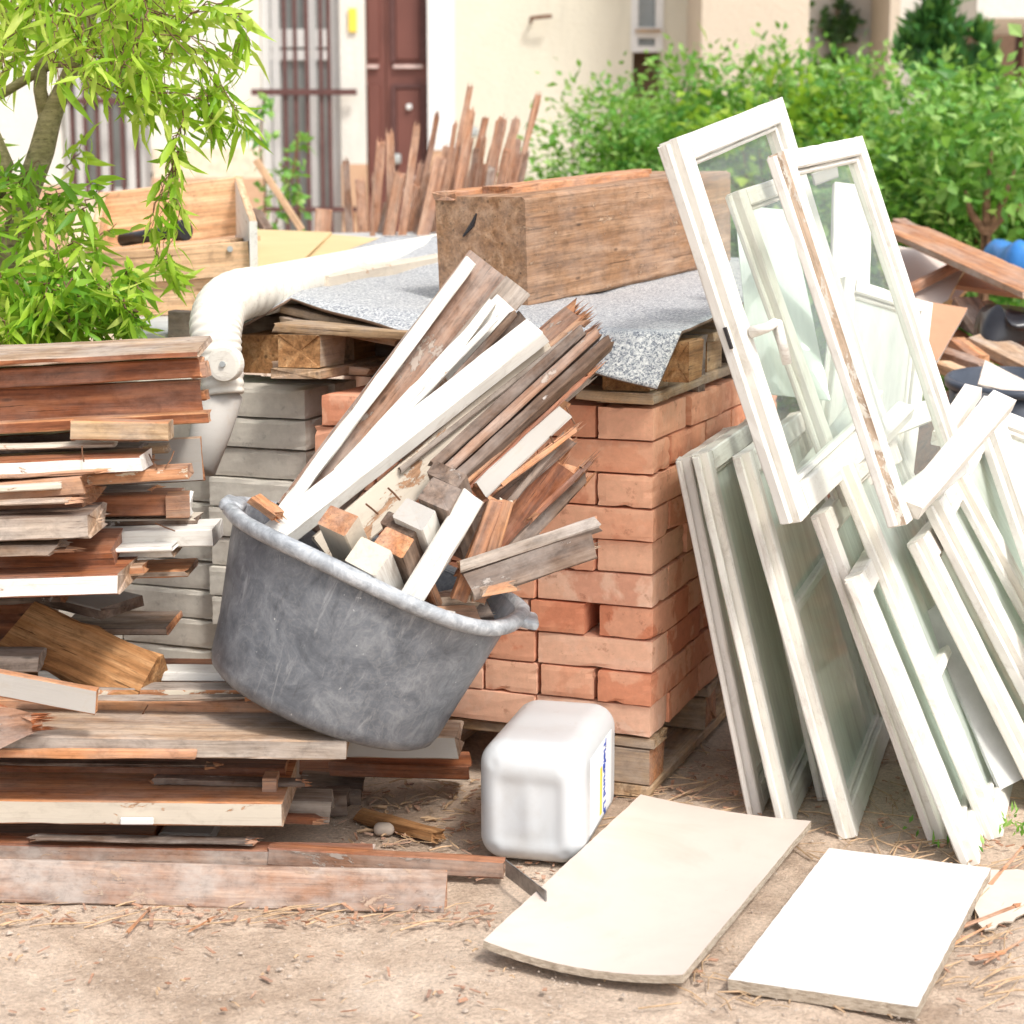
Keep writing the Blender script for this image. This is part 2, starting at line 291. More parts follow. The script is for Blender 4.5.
def plank_mesh(L, w, t, rag=.005, jit=.0019, ch=.0025, bend=0, taper=1.0, rnd=R, lname='plank'):
    """section 8 points, length along local x from 0 to L; material slots: 0 front(-y)/back, 1 top/bottom, 2 ends"""
    n = max(3, int(L/.035)); ch = min(ch, t*.3, w*.3)
    hw, ht = w/2, t/2
    sec = [(-hw, -ht+ch), (-hw, ht-ch), (-hw+ch, ht), (hw-ch, ht), (hw, ht-ch), (hw, -ht+ch), (hw-ch, -ht), (-hw+ch, -ht)]
    vs = []; e0 = [rnd.uniform(-rag, rag) for _ in sec]; e1 = [rnd.uniform(-rag, rag) for _ in sec]
    off = rnd.uniform(0, 50)
    for i in range(n+1):
        u = i/n; k = 1-(1-taper)*u
        for j, (a, b) in enumerate(sec):
            x = L*u + (e0[j] if i == 0 else 0) + (e1[j] if i == n else 0)
            q = noise.noise((x*9+off, j*1.7, off)); q2 = noise.noise((x*40+off, j*3.1, 5))
            if q2 > .35: q += (q2-.35)*3
            vs.append((x, a*k - math.copysign(jit, a)*abs(q)*1.6, b*k - math.copysign(jit, b)*abs(q) + bend*(u*u-u)))
    fs = []; mi = []
    kinds = [0, 1, 1, 1, 0, 1, 1, 1]
    for i in range(n):
        for j in range(8):
            a, b = i*8+j, i*8+(j+1) % 8
            fs.append((a, a+8, b+8, b)); mi.append(kinds[j])
    # caps with centre vertex pushed in
    for base, sgn in ((0, -1), (n*8, 1)):
        c = len(vs); q = [vs[base+j] for j in range(8)]
        vs.append((sum(p[0] for p in q)/8 - sgn*rnd.uniform(-.3, 1)*rag, sum(p[1] for p in q)/8, sum(p[2] for p in q)/8))
        for j in range(8):
            a, b = base+j, base+(j+1) % 8
            fs.append((a, b, c) if sgn < 0 else (b, a, c)); mi.append(2)
    if rag > .005:     # splinters at the far end
        for _ in range(int(rag*900)):
            y = rnd.uniform(-hw, hw)*.85*taper; z = rnd.uniform(-ht, ht)*.7*taper; l = rnd.uniform(.5, 2.2)*rag; r = rnd.uniform(.0012, .004); b = len(vs)
            vs += [(L-.01, y-r, z-r), (L-.01, y+r, z-r), (L-.01, y, z+r), (L+l, y+rnd.uniform(-r, r), z+rnd.uniform(-r, r))]
            fs += [(b, b+3, b+1), (b+1, b+3, b+2), (b+2, b+3, b)]; mi += [2, 2, 2]
    me = mesh(lname, vs, fs, mi); return me
def plank(name, label, p0, p1, w, t, up=(0, 0, 1), m='orange', top=None, end=None, cat='board', group=None, parent=None, **k):
    d = Vector(p1)-Vector(p0); x, y, z = frame(d, up)
    me = plank_mesh(d.length, w, t, lname=name, **k)
    top = top or m; end = end or m
    o = link(name, me, [M[m], M[top], M[end]], parent, mat_from(Vector(p0), x, y, z))
    bpy.context.view_layer.update() if parent else None
    if parent is None: tag(o, label, cat, group)
    elif label: o['label'] = label
    return o
def FB(label, x0, y0, x1, y1, h, Y0, Y1, dep, m='orange', top=None, end=None, name='board', roll=0, **k):
    """board with its front face seen: top front edge from pixel (x0,y0) to (x1,y1), height h px"""
    a = P(x0, y0, Y0); b = P(x1, y1, Y1); t = h*((Y0+Y1)/2)/1836
    up = Vector((0, math.sin(roll), math.cos(roll))); x, y, z = frame(b-a, up)
    off = y*(dep/2) - z*(t/2)
    if 'cat' not in k: k['cat'] = 'board'
    return plank(name, label, a+off, b+off, dep, t, up, m, top, end, **k)
def rbox(hx, hy, hz, r, n=10, fn=None):
    """rounded box mesh"""
    bm = bmesh.new(); bmesh.ops.create_cube(bm, size=2); bmesh.ops.subdivide_edges(bm, edges=bm.edges[:], cuts=n, use_grid_fill=True)
    for v in bm.verts:
        p = Vector((v.co.x*hx, v.co.y*hy, v.co.z*hz))
        q = Vector((max(-hx+r, min(hx-r, p.x)), max(-hy+r, min(hy-r, p.y)), max(-hz+r, min(hz-r, p.z))))
        d = p-q
        v.co = q + d.normalized()*r if d.length > 1e-6 else p
        if fn: v.co = fn(v.co)
    me = bpy.data.meshes.new('rounded'); bm.to_mesh(me); bm.free(); return me
def boxes(lst):
    vs = []; fs = []
    for (x0, x1, y0, y1, z0, z1) in lst:
        b = len(vs); vs += [(x0, y0, z0), (x1, y0, z0), (x1, y1, z0), (x0, y1, z0), (x0, y0, z1), (x1, y0, z1), (x1, y1, z1), (x0, y1, z1)]
        fs += [tuple(b+i for i in f) for f in ((0, 3, 2, 1), (4, 5, 6, 7), (0, 1, 5, 4), (1, 2, 6, 5), (2, 3, 7, 6), (3, 0, 4, 7))]
    return mesh('box', vs, fs)
def bevel(me, wd, seg=2):
    bm = bmesh.new(); bm.from_mesh(me); bmesh.ops.bevel(bm, geom=bm.edges[:], offset=wd, segments=seg, affect='EDGES', profile=.5); bm.to_mesh(me); bm.free(); return me
def tube_mesh(pts, rs, n=10, cap=True, vs=None, fs=None):
    own = vs is None
    if own: vs, fs = [], []
    pts = [Vector(p) for p in pts]; ref = Vector((0, 0, 1)) if abs((pts[-1]-pts[0]).normalized().z) < .9 else Vector((0, 1, 0)); base0 = len(vs)
    for i, p in enumerate(pts):
        d = (pts[min(i+1, len(pts)-1)]-pts[max(i-1, 0)]).normalized(); a = d.cross(ref).normalized(); b = d.cross(a)
        r = rs[i] if hasattr(rs, '__len__') else rs
        for j in range(n):
            th = 2*math.pi*j/n; vs.append(p+(a*math.cos(th)+b*math.sin(th))*r)
    for i in range(len(pts)-1):
        for j in range(n):
            q = base0+i*n+j; q2 = base0+i*n+(j+1) % n; fs.append((q, q+n, q2+n, q2))
    if cap:
        fs.append(tuple(base0+j for j in range(n))); fs.append(tuple(base0+(len(pts)-1)*n+j for j in reversed(range(n))))
    if own: return mesh('tube', vs, fs)
def px_box(x0, y0, x1, y1, Y, dep, z0=None, z1=None):
    a = P(x0, y1, Y); b = P(x1, y0, Y)
    return (P(x0, 130, Y).x, P(x1, 130, Y).x, Y, Y+dep, a.z if z0 is None else z0, b.z if z1 is None else z1)
def slab(name, label, cat, corners, th, m, edge='chip', n=24, fn=None, group=None):
    """sheet from four top corners (A back-left, B back-right, C front-right, D front-left)"""
    A, B, C, D = [Vector(c) for c in corners]; nrm = (B-A).cross(D-A).normalized(); nrm = -nrm if nrm.z < 0 else nrm
    vs = []; fs = []; mi = []
    for lay in (0, 1):
        for i in range(n+1):
            for j in range(n+1):
                u, v = i/n, j/n; p = A*(1-u)*(1-v)+B*u*(1-v)+C*u*v+D*(1-u)*v
                if fn: p = p+fn(u, v)
                if i in (0, n) or j in (0, n): p = p+Vector((R.uniform(-1, 1), R.uniform(-1, 1), 0))*.0008
                vs.append(p-nrm*th*lay)
    q = (n+1)**2
    for i in range(n):
        for j in range(n):
            a = i*(n+1)+j; fs.append((a, a+1, a+n+2, a+n+1)); mi.append(0); fs.append((q+a, q+a+n+1, q+a+n+2, q+a+1)); mi.append(1)
    for k in range(n):
        for (a, b) in ((k, k+1), (n*(n+1)+k+1, n*(n+1)+k), ((k+1)*(n+1), k*(n+1)), (k*(n+1)+n, (k+1)*(n+1)+n)):
            fs.append((a, b, b+q, a+q)); mi.append(1)
    bmx = mesh(name, vs, fs, mi); bm = bmesh.new(); bm.from_mesh(bmx); bmesh.ops.recalc_face_normals(bm, faces=bm.faces[:]); bm.to_mesh(bmx); bm.free()
    o = link(name, bmx, [M[m], M[edge]]); return tag(o, label, cat, group)
def leaves_mesh(pos, dirs, ln, wd, curl=.3, rs=None, droop=0):
    """many leaves at once; each a folded, bent 3-segment blade"""
    rs = rs or np.random.RandomState(1); n = len(pos); pos = np.array(pos, float); d = np.array(dirs, float); d /= np.linalg.norm(d, axis=1)[:, None]+1e-9
    r = rs.normal(size=(n, 3)); s = np.cross(d, r); s /= np.linalg.norm(s, axis=1)[:, None]+1e-9; nn = np.cross(s, d)
    L = ln*(rs.uniform(.35, 1.3, n))[:, None]; W = wd*(rs.uniform(.7, 1.25, n))[:, None]; cu = curl*rs.uniform(-1, 1, n)[:, None]
    k1 = pos+d*L*.33+nn*L*.10*cu*2; k2 = pos+d*L*.68+nn*L*.28*cu*2; k3 = pos+d*L*.98+nn*L*.6*cu*2
    for q, f in ((k1, .1), (k2, .4), (k3, .9)): q[:, 2] -= droop*f*L[:, 0]
    s2 = s*.8+nn*rs.uniform(-.7, .7, n)[:, None]
    V = np.stack([pos, k1+s*W*.42+nn*W*.15, k1-s*W*.42+nn*W*.15, k1, k2+s2*W*.36+nn*W*.1, k2-s2*W*.36+nn*W*.1, k2, k3], 1).reshape(-1, 3)
    base = np.arange(n)[:, None]*8
    q = [(3, 1, 4, 6), (2, 3, 6, 5)]; tr = [(0, 1, 3), (0, 3, 2), (6, 4, 7), (5, 6, 7)]
    fs = []
    fl = np.concatenate([base+np.array([f]) for f in q], 0).tolist(); ft = np.concatenate([base+np.array([f]) for f in tr], 0).tolist()
    return V.tolist(), fl+ft
def small_leaves(pos, dirs, ln, wd, rs, flat=0.0):
    n = len(pos); pos = np.array(pos, float); d = np.array(dirs, float); d /= np.linalg.norm(d, axis=1)[:, None]+1e-9
    r = rs.normal(size=(n, 3)); r[:, 2] += flat*3; s = np.cross(d, r); s /= np.linalg.norm(s, axis=1)[:, None]+1e-9; nn = np.cross(s, d)
    L = ln*rs.uniform(.45, 1.6, n)[:, None]; W = wd*rs.uniform(.5, 1.5, n)[:, None]
    V = np.stack([pos, pos+d*L*.45+s*W*.5+nn*W*.12, pos+d*L*.5, pos+d*L*.45-s*W*.5+nn*W*.12, pos+d*L-nn*L*.1], 1).reshape(-1, 3)
    base = np.arange(n)[:, None]*5
    return V.tolist(), np.concatenate([base+np.array([f]) for f in ((0, 1, 2), (0, 2, 3), (2, 1, 4), (3, 2, 4))], 0).tolist()

# ================================================================== GROUND
xs = np.concatenate([np.linspace(-120, -4, 14), np.linspace(-3.8, 3.8, 260), np.linspace(4, 120, 14)])
ys = np.concatenate([np.linspace(-40, 1.8, 10), np.concatenate([np.linspace(2.0, 4, 110), np.linspace(4.1, 7, 40)]), np.linspace(7.3, 200, 24)])
vs = []
for yy in ys:
    for xx in xs:
        z = 0
        if abs(xx) < 3.7 and 2 < yy < 6.8:
            z = noise.noise((xx*1.6, yy*1.6, 0))*.007+noise.noise((xx*6, yy*6, 2))*.006+noise.noise((xx*17, yy*17, 4))*.0035-.006
        vs.append((xx, yy, z))
nx = len(xs); fs = [(j*nx+i, j*nx+i+1, (j+1)*nx+i+1, (j+1)*nx+i) for j in range(len(ys)-1) for i in range(nx-1)]
o = link('ground', mesh('ground', vs, fs), [M['dirt']], smooth=True); tag(o, kind='structure')

# ================================================================== BUILDING (far)
B = empty('apartment_building', (0, 18, 0), 'cream rendered house behind the hedge with brown door and barred windows', 'building')
def bpart(name, lst, m, parent=B, bv=0, label=None):
    me = boxes(lst)
    if bv: bevel(me, bv, 1)
    o = link(name, me, [M[m]], parent)
    if label: o['label'] = label
    return o
YB = 18.0; H = 7.5
bpart('wall', [px_box(150, 0, 262, 172, YB, .35, z1=H), px_box(341, 0, 366, 164, YB, .35, z1=H),
               px_box(-250, 0, 62, 185, YB, .35, z1=H)], 'wallwhite', label='white rendered wall')
bpart('wall', [px_box(455, 0, 632, 150, YB, .35, z0=0, z1=H), px_box(660, 0, 700, 150, YB, .35, z0=0, z1=H)], 'wallcream', label='cream rendered wall')
bpart('wall', [px_box(62, -400, 150, -60, YB, .35, z1=H), px_box(262, -400, 341, -60, YB, .35, z1=H), px_box(366, -400, 430, -60, YB, .35, z1=H), px_box(632, -400, 660, -30, YB, .35, z1=H)], 'wallwhite')
bpart('plinth', [px_box(-250, 185, 62, 300, YB-.06, .4, z0=0), px_box(341, 164, 366, 300, YB-.06, .4, z0=0), px_box(150, 178, 262, 300, YB-.06, .4, z0=0), px_box(429, 150, 455, 300, YB-.08, .4, z0=0)], 'socle')
bpart('plinth', [px_box(62, 196, 150, 300, YB, .35, z0=0)], 'rough')
bpart('roughcast_band', [px_box(152, 148, 262, 179, YB-.03, .03)], 'rough')
bpart('door_surround', [px_box(428, 0, 455, 150, YB-.09, .44, z1=H)], 'winwhite')
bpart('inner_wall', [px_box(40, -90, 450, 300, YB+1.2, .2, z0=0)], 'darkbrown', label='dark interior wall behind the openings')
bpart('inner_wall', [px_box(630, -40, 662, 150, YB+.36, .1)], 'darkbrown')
def fwin(x0, x1, y0, y1, Y, bars, muls, label):
    f = bpart('window', [px_box(x0, y0, x0+10, y1, Y+.15, .08), px_box(x1-10, y0, x1, y1, Y+.15, .08), px_box(x0+10, y0, x1-10, y0+8, Y+.15, .08), px_box(x0+10, y1-8, x1-10, y1, Y+.15, .08)]
              + [px_box(q-4, y0+8, q+4, y1-8, Y+.15, .08) for q in muls] + [px_box(x0+10, 29, x1-10, 47, Y+.16, .05), px_box(x0+10, 50, x1-10, 60, Y+.16, .05)], 'winwhite')
    pn = link('pane', boxes([px_box(x0, y0, x1, y1, Y+.21, .01)]), [M['darkglass']], f)
    bg_ = bpart('window_bars', [px_box(q-2, y0-10, q+2, y1, Y-.10, .025) for q in bars], 'iron', label=label)
    return f
f1 = fwin(262, 341, -62, 300, YB, [286, 296.5, 308, 322, 330], [277, 313], 'rusty brown security bars of the window beside the door')
bpart('bar_rail', [px_box(252, 89, 357, 95, YB-.14, .04), px_box(262, 207, 357, 212, YB-.14, .04)], 'iron')
f2 = fwin(62, 150, -62, 196, YB, [72, 85, 97, 110, 122, 136], [80, 104, 130], 'brown security bars of the window behind the willow')
bpart('bar_rail', [px_box(58, 98, 156, 104, YB-.14, .04)], 'iron')
# door
dr = bpart('door', [px_box(366, -60, 386, 300, YB+.14, .06, z0=.1), px_box(387, -60, 429, 300, YB+.14, .06, z0=.1)], 'door')
link('door_panel', bevel(boxes([px_box(368, 84, 381, 190, YB+.115, .02), px_box(396, -40, 421, 60, YB+.115, .02), px_box(396, 88, 421, 188, YB+.115, .02), px_box(368, -40, 381, 60, YB+.115, .02)]), .012, 1), [M['door']], dr)
link('door_panel', boxes([px_box(392, -40, 396, 62, YB+.10, .04), px_box(421, -40, 425, 62, YB+.10, .04), px_box(392, 84, 396, 192, YB+.10, .04), px_box(421, 84, 425, 192, YB+.10, .04), px_box(396, 84, 421, 88, YB+.10, .04)]), [M['iron']], dr)
link('door_ledge', boxes([px_box(394, 65, 423, 68, YB+.09, .05), px_box(368, 65, 379, 68, YB+.09, .05), px_box(392, 176, 425, 179, YB+.09, .05), px_box(392, 188, 425, 191, YB+.09, .05)]), [M['doorlight']], dr)
link('door_handle', rbox(.04, .03, .05, .02, 3), [M['zinc']], dr, Matrix.Translation(P(397, 159, YB+.05)), True)
link('door_handle', rbox(.028, .02, .028, .015, 3), [M['winwhite']], dr, Matrix.Translation(P(409, 107, YB+.09)), True)
# right wings
bpart('wall', [px_box(700, 0, 806, 150, 16.6, 1.6, z0=0, z1=H)], 'wallbeige', label='beige wall of the projecting bay')
bpart('wall', [px_box(806, 0, 886, 150, 17.6, .3, z0=0, z1=H)], 'wallgrey', label='grey niche wall with ivy and graffiti')
bpart('pillar', [px_box(886, 0, 896, 150, 16.7, 1.2, z0=0, z1=H)], 'wallbeige')
bpart('wall', [px_box(896, 0, 962, 150, 16.9, .9, z0=0, z1=H)], 'wallwhite')
bpart('wall', [px_box(962, 0, 1300, 150, 18.2, .3, z0=0, z1=H)], 'darkbrown', label='dark brown recessed wall')
bpart('pillar', [px_box(1014, 0, 1019, 150, 17.6, .1, z0=0, z1=H)], 'iron')
bpart('balcony', [px_box(972, -60, 1300, 18, 15.9, 1.6)], 'wallwhite')
fr = bpart('window', [px_box(630, -30, 637, 52, YB-.02, .06), px_box(654, -30, 662, 52, YB-.02, .06), px_box(637, 27, 654, 38, YB-.02, .06), px_box(637, 46, 654, 52, YB-.02, .06)], 'winwhite')
link('pane', boxes([px_box(637, -30, 654, 50, YB+.06, .01)]), [M['darkglass']], fr)
link('sill', boxes([px_box(634, 29, 660, 31, YB-.08, .06)]), [M['pallet']], fr)
def mtext(name, s, m, size, mw, parent=None, ext=.0004):
    cu = bpy.data.curves.new(name, 'FONT'); cu.body = s; cu.size = size; cu.extrude = ext; cu.align_x = 'CENTER'; cu.align_y = 'CENTER'; cu.offset = size*.02
    tmp = bpy.data.objects.new('tmp', cu); COL.objects.link(tmp); bpy.context.view_layer.update()
    me = bpy.data.meshes.new_from_object(tmp.evaluated_get(bpy.context.evaluated_depsgraph_get())); bpy.data.objects.remove(tmp)
    return link(name, me, [M[m]], parent, mw)
mtext('graffiti', 'OFF', 'zinc', .13, Matrix.Translation(P(822, 37, 17.58)) @ Matrix.Rotation(math.pi/2, 4, 'X'), B, .003)
mtext('graffiti', 'PTS', 'zinc', .13, Matrix.Translation(P(864, 35, 17.58)) @ Matrix.Rotation(math.pi/2, 4, 'X'), B, .003)
mtext('graffiti', 'SAU', 'iron', .13, Matrix.Translation(P(837, 60, 17.58)) @ Matrix.Rotation(math.pi/2, 4, 'X'), B, .003)
tag(link('house_sign', bevel(boxes([px_box(350, 8, 358, 32, YB-.04, .03)]), .006, 1), [M['yellow']]), 'small yellow upright plate on the wall left of the brown door', 'sign')
me = tube_mesh([P(531, 22, YB-.02), P(531, 18, YB-.12), P(540, 17, YB-.14), P(552, 16, YB-.14)], .018, 8)
tag(link('wall_hook', me, [M['rusty']]), 'rusty bent hook sticking out of the cream wall', 'hook')
me = tube_mesh([P(693.5, -60, YB-.12), P(693.5, 110, YB-.12)], .045, 12)
tag(link('drainpipe', me, [M['zinc']], smooth=True), 'grey drainpipe running down the wall above the hedge', 'drainpipe')
# lamp-like meter by the sticks
me = rbox(.06, .05, .05, .02, 3); tag(link('wall_tap', me, [M['zinc']], None, Matrix.Translation(P(472, 132, YB-.15)), True), 'small grey tap housing on wall behind the bundle of laths', 'tap')

# ================================================================== HEDGE AND PLANTS
def bush(name, label, cat, c, rx, ry, rz, ncl, nl, ln, wd, m, seed, clr=.14, stems=4, group=None, zmin=.02):
    rs = np.random.RandomState(seed); root = empty(name, (c[0], c[1], 0), label, cat, group)
    P_ = []; D_ = []; cls = []
    for k in range(ncl):
        v = rs.normal(size=3); v /= np.linalg.norm(v); v[1] = v[1] if rs.rand() < .25 else -abs(v[1])
        rr = rs.uniform(.35, 1.0)**.5; lump = 1+.16*math.sin(v[0]*7+seed)+.12*math.sin(v[2]*9+seed*2)
        q = np.array(c)+v*rr*lump*np.array([rx, ry, rz]); 
        if q[2] < zmin: q[2] = zmin+rs.rand()*.2
        cls.append((q, v))
        m_ = int(nl*rs.uniform(.5, 1.4)); cr = clr*rs.uniform(.5, 1.5)
        off = rs.normal(size=(m_, 3))*np.array([cr, cr, cr*.55]); P_.append(q+off)
        dd = off/cr+rs.normal(size=(m_, 3))*.7+v*.6; dd[:, 2] -= .15; D_.append(dd)
    V, Fc = small_leaves(np.concatenate(P_), np.concatenate(D_), ln, wd, rs, .5)
    link('foliage', mesh('foliage', V, Fc), [M[m]], root)
    vs, fs = [], []
    for q, v in cls[::3]:
        b = np.array([c[0]+rs.uniform(-.3, .3)*rx, c[1]+.1, 0]); mid = (b+q)/2+rs.normal(size=3)*.06
        tube_mesh([b, mid, q], [.014, .009, .004], 5, True, vs, fs)
    link('stem', mesh('stem', vs, fs), [M['twig']], root)
    return root
def PC(x, y, Y): return tuple(P(x, y, Y))
GH = 'hedge shrubs in front of the house'
c = PC(620, 150, 10.5); bush('hedge_shrub', 'bright green rounded shrub at the left end of the hedge', 'shrub', (c[0], 10.5, .9), .60, .5, .82, 280, 75, .055, .03, 'hedge', 3, group=GH)
c = PC(735, 150, 11); bush('hedge_shrub', 'green shrub behind the tall white window sash', 'shrub', (c[0], 11, 1.0), .7, .55, 1.08, 320, 75, .055, .03, 'hedge', 5, group=GH)
c = PC(770, 110, 10.6); bush('hedge_shrub', 'pale lime shrub with big leaves below the ivy niche', 'shrub', (c[0], 10.3, 1.45), .42, .3, .38, 26, 26, .085, .055, 'hedgelime', 6, group=GH)
c = PC(850, 150, 10.5); bush('hedge_shrub', 'loose green shrub under the graffiti niche', 'shrub', (c[0], 10.5, .98), .68, .55, 1.0, 300, 75, .055, .032, 'hedge', 8, group=GH)
c = PC(965, 150, 9); bush('hedge_shrub', 'nearest large leaved green shrub at right edge of hedge', 'shrub', (c[0], 9.2, .95), .55, .5, .85, 300, 50, .062, .04, 'hedge', 9, group=GH)
c = PC(1060, 130, 9.6); bush('hedge_shrub', 'green shrub cut by the right edge of the photo', 'shrub', (c[0], 9.6, .95), .5, .5, .82, 150, 50, .06, .035, 'hedge', 10, group=GH)
c = PC(905, 110, 10); bush('hedge_shrub', 'yellowish green airy shrub in front of conifer', 'shrub', (c[0], 9.9, 1.25), .40, .3, .32, 50, 40, .055, .035, 'hedgelime', 11, group=GH)
# shrub trunk at right
t_ = empty('young_tree', P(985, 300, 8.3), 'thin reddish brown multi stemmed sapling at right before the hedge', 'tree'); t_.location.z = 0
vs, fs = [], []
b = P(985, 250, 8.3); b.z = 0
for e in ((992, 150), (965, 190), (1015, 170), (1030, 200)):
    tip = P(e[0], e[1], 8.3); k = P(986, 235, 8.3); tube_mesh([b, k, (k+tip)/2+Vector((R.uniform(-.03, .03), 0, 0)), tip], [.03, .024, .016, .006], 7, True, vs, fs)
link('trunk', mesh('trunk', vs, fs), [M['twig']], t_, smooth=True)
rs = np.random.RandomState(4); c = P(995, 150, 8.3); q = np.array(c)+rs.normal(size=(700, 3))*np.array([.22, .16, .16])
V, Fc = small_leaves(q, rs.normal(size=(700, 3)), .07, .045, rs, .5); link('foliage', mesh('foliage', V, Fc), [M['hedge']], t_)
# conifer
t_ = empty('conifer', P(945, 200, 13), 'dark green twisted conifer rising above the hedge', 'tree'); t_.location.z = 0
rs = np.random.RandomState(12); Q = []; D = []
for (x, y, sx, n_) in ((940, 8, 16, 150), (928, 25, 14, 120), (915, 45, 12, 90), (950, 35, 14, 130), (942, 55, 20, 220), (978, 38, 8, 70), (984, 60, 9, 80), (903, 60, 9, 70), (925, 72, 16, 140), (935, -18, 18, 160), (965, 85, 26, 260), (985, 85, 14, 120)):
    c = np.array(P(x, y, 13)); r_ = sx*13/1836*.36; q = c+rs.normal(size=(n_, 3))*r_; Q.append(q); D.append((q-c)+np.array([0, 0, .08])+rs.normal(size=(n_, 3))*.03)
V, Fc = small_leaves(np.concatenate(Q), np.concatenate(D), .11, .05, rs); link('foliage', mesh('foliage', V, Fc), [M['conifer']], t_)
b = P(950, 100, 13); b.z = 0; link('trunk', tube_mesh([b, P(950, 90, 13), P(940, 10, 13)], [.06, .04, .02], 8), [M['twig']], t_)
# ivy
t_ = empty('ivy', P(840, 60, 17.4), 'dark ivy climbing the grey niche wall', 'climber'); t_.location.z = 0
Q = []; rs = np.random.RandomState(3)
for (x, y, r_, n_) in ((827, 12, 3, 16), (827, 21, 3.5, 22), (843, 5, 4, 28), (845, 22, 7, 60), (851, 24, 4, 30), (832, 28, 5, 30), (838, 36, 6, 45), (850, 35, 3, 16), (838, 55, 5, 30), (833, 62, 6, 22), (807, 5, 2, 12), (807, 24, 2, 12), (812, 70, 6, 45), (848, 60, 4, 14), (858, 13, 2, 5)):
    c = np.array(P(x, y, 17.5)); Q.append(c+rs.normal(size=(n_, 3))*np.array([1, .15, 1])*r_*17.5/1836*.6)
Q = np.concatenate(Q); V, Fc = small_leaves(Q, rs.normal(size=(len(Q), 3))*np.array([1, .3, 1]), .07, .06, rs); link('foliage', mesh('foliage', V, Fc), [M['ivy']], t_)
link('stem', tube_mesh([Vector((P(838, 60, 17.5).x, 17.55, 0)), P(838, 60, 17.55), P(834, 30, 17.55), P(845, -30, 17.55)], .012, 5), [M['twig']], t_)
# vine by window
t_ = empty('vine', P(270, 200, 9), 'small green vine in front of the barred window', 'plant'); t_.location.z = 0
Q = []; rs = np.random.RandomState(5); vs, fs = [], []
for path in (((262, 230), (266, 190), (260, 150), (262, 110), (265, 98)), ((300, 215), (292, 180), (296, 150), (300, 133)), ((275, 225), (285, 200), (290, 180), (282, 165))):
    pp = [P(x, y, 9) for x, y in path]; tube_mesh([Vector((pp[0].x, 9, 0))]+pp, .005, 5, True, vs, fs)
    for i in range(len(pp)-1):
        for k in range(16): Q.append(np.array(pp[i].lerp(pp[i+1], R.random()))+rs.normal(size=3)*.028)
V, Fc = small_leaves(np.array(Q), rs.normal(size=(len(Q), 3)), .06, .035, rs); link('foliage', mesh('foliage', V, Fc), [M['hedge']], t_); link('stem', mesh('stem', vs, fs), [M['twig']], t_)
plank('broom_pole', 'light wooden pole leaning diagonally beside the vine', P(302, 230, 7.5), P(256, 160, 7.5), .028, .028, m='box', cat='pole', rag=.001)
plank('wood_offcut', 'short brown stick standing against the bar rail left of the laths', P(352, 240, 7.6), P(348, 196, 7.6), .03, .03, m='stick', cat='offcut')
plank('wood_offcut', 'dark short offcut beside the foot of the leaning pole', P(268, 232, 6.8), P(256, 212, 6.9), .04, .03, m='greybrown', cat='offcut')
plank('wood_offcut', 'pinkish square offcut standing at the back of the cardboard sheets', P(322, 240, 6.9), P(324, 210, 6.9), .06, .06, m='stick', cat='offcut')

# ---- willow
W_ = empty('willow_tree', (P(30, 300, 4.3).x, 4.3, 0), 'willow with curly bright green leaves hanging in the upper left', 'tree')
vs, fs = [], []
def Wp(x, y, Y=4.3): return P(x, y, Y)
tube_mesh([Vector((Wp(20, 340).x-.15, 4.4, 0)), Wp(5, 330, 4.4), Wp(14, 240), Wp(28, 190), Wp(42, 150), Wp(50, 118), Wp(62, 90), Wp(80, 50, 4.2), Wp(95, 0, 4.2), Wp(110, -60, 4.2)], [.06, .04, .032, .03, .03, .027, .02, .015, .013, .01], 12, True, vs, fs)
tube_mesh([Wp(-40, 260), Wp(-5, 190), Wp(4, 165), Wp(-10, 130)], [.03, .028, .024, .02], 10, True, vs, fs)
tube_mesh([Wp(-30, 110), Wp(0, 95), Wp(25, 80), Wp(45, 68), Wp(65, 62), Wp(90, 40), Wp(120, 20)], [.012, .011, .011, .01, .009, .007, .004], 8, True, vs, fs)
tube_mesh([Wp(48, 125), Wp(40, 90), Wp(42, 40), Wp(38, -30)], [.02, .016, .014, .012], 8, True, vs, fs)
link('trunk', mesh('trunk', vs, fs), [M['bark']], W_, smooth=True)
rs = np.random.RandomState(21); vs, fs = [], []; LP = []; LD = []; LPd = []; LDd = []
def twig(pts, n, dark=False, spread=.02, r=.0022):
    pp = [np.array(p) for p in pts]; cur = []
    for i in range(len(pp)-1):
        for k in range(5):
            u = k/5; cur.append(pp[i]*(1-u)+pp[i+1]*u+rs.normal(size=3)*.006)
    cur.append(pp[-1]); tube_mesh(cur, [r*(1-.6*i/len(cur)) for i in range(len(cur))], 4, False, vs, fs)
    for k in range(n):
        u = rs.rand()*(len(cur)-1.01); i = int(u); p = cur[i]*(1-(u-i))+cur[i+1]*(u-i); d = (cur[i+1]-cur[i]); d /= np.linalg.norm(d)+1e-9
        dd = d*.6+rs.normal(size=3)*.75+np.array([0, 0, -.45]); (LPd if dark else LP).append(p+rs.normal(size=3)*spread*.3); (LDd if dark else LD).append(dd)
def rp(x, y, Y): return tuple(P(x, y, Y))
for k in range(120):      # crown top-left
    x = rs.uniform(-40, 178); y = rs.uniform(-60, 52)*(1-.0*x); 
    if x > 165 and y > 40: continue
    Y = rs.uniform(3.8, 4.6); dx = rs.uniform(-18, 24); dy = rs.uniform(25, 62)
    twig([rp(x-dx*.6, y-22, Y), rp(x, y, Y), rp(x+dx*.7, y+dy*.5, Y-.05), rp(x+dx*.6, y+dy, Y-.08)], 12)
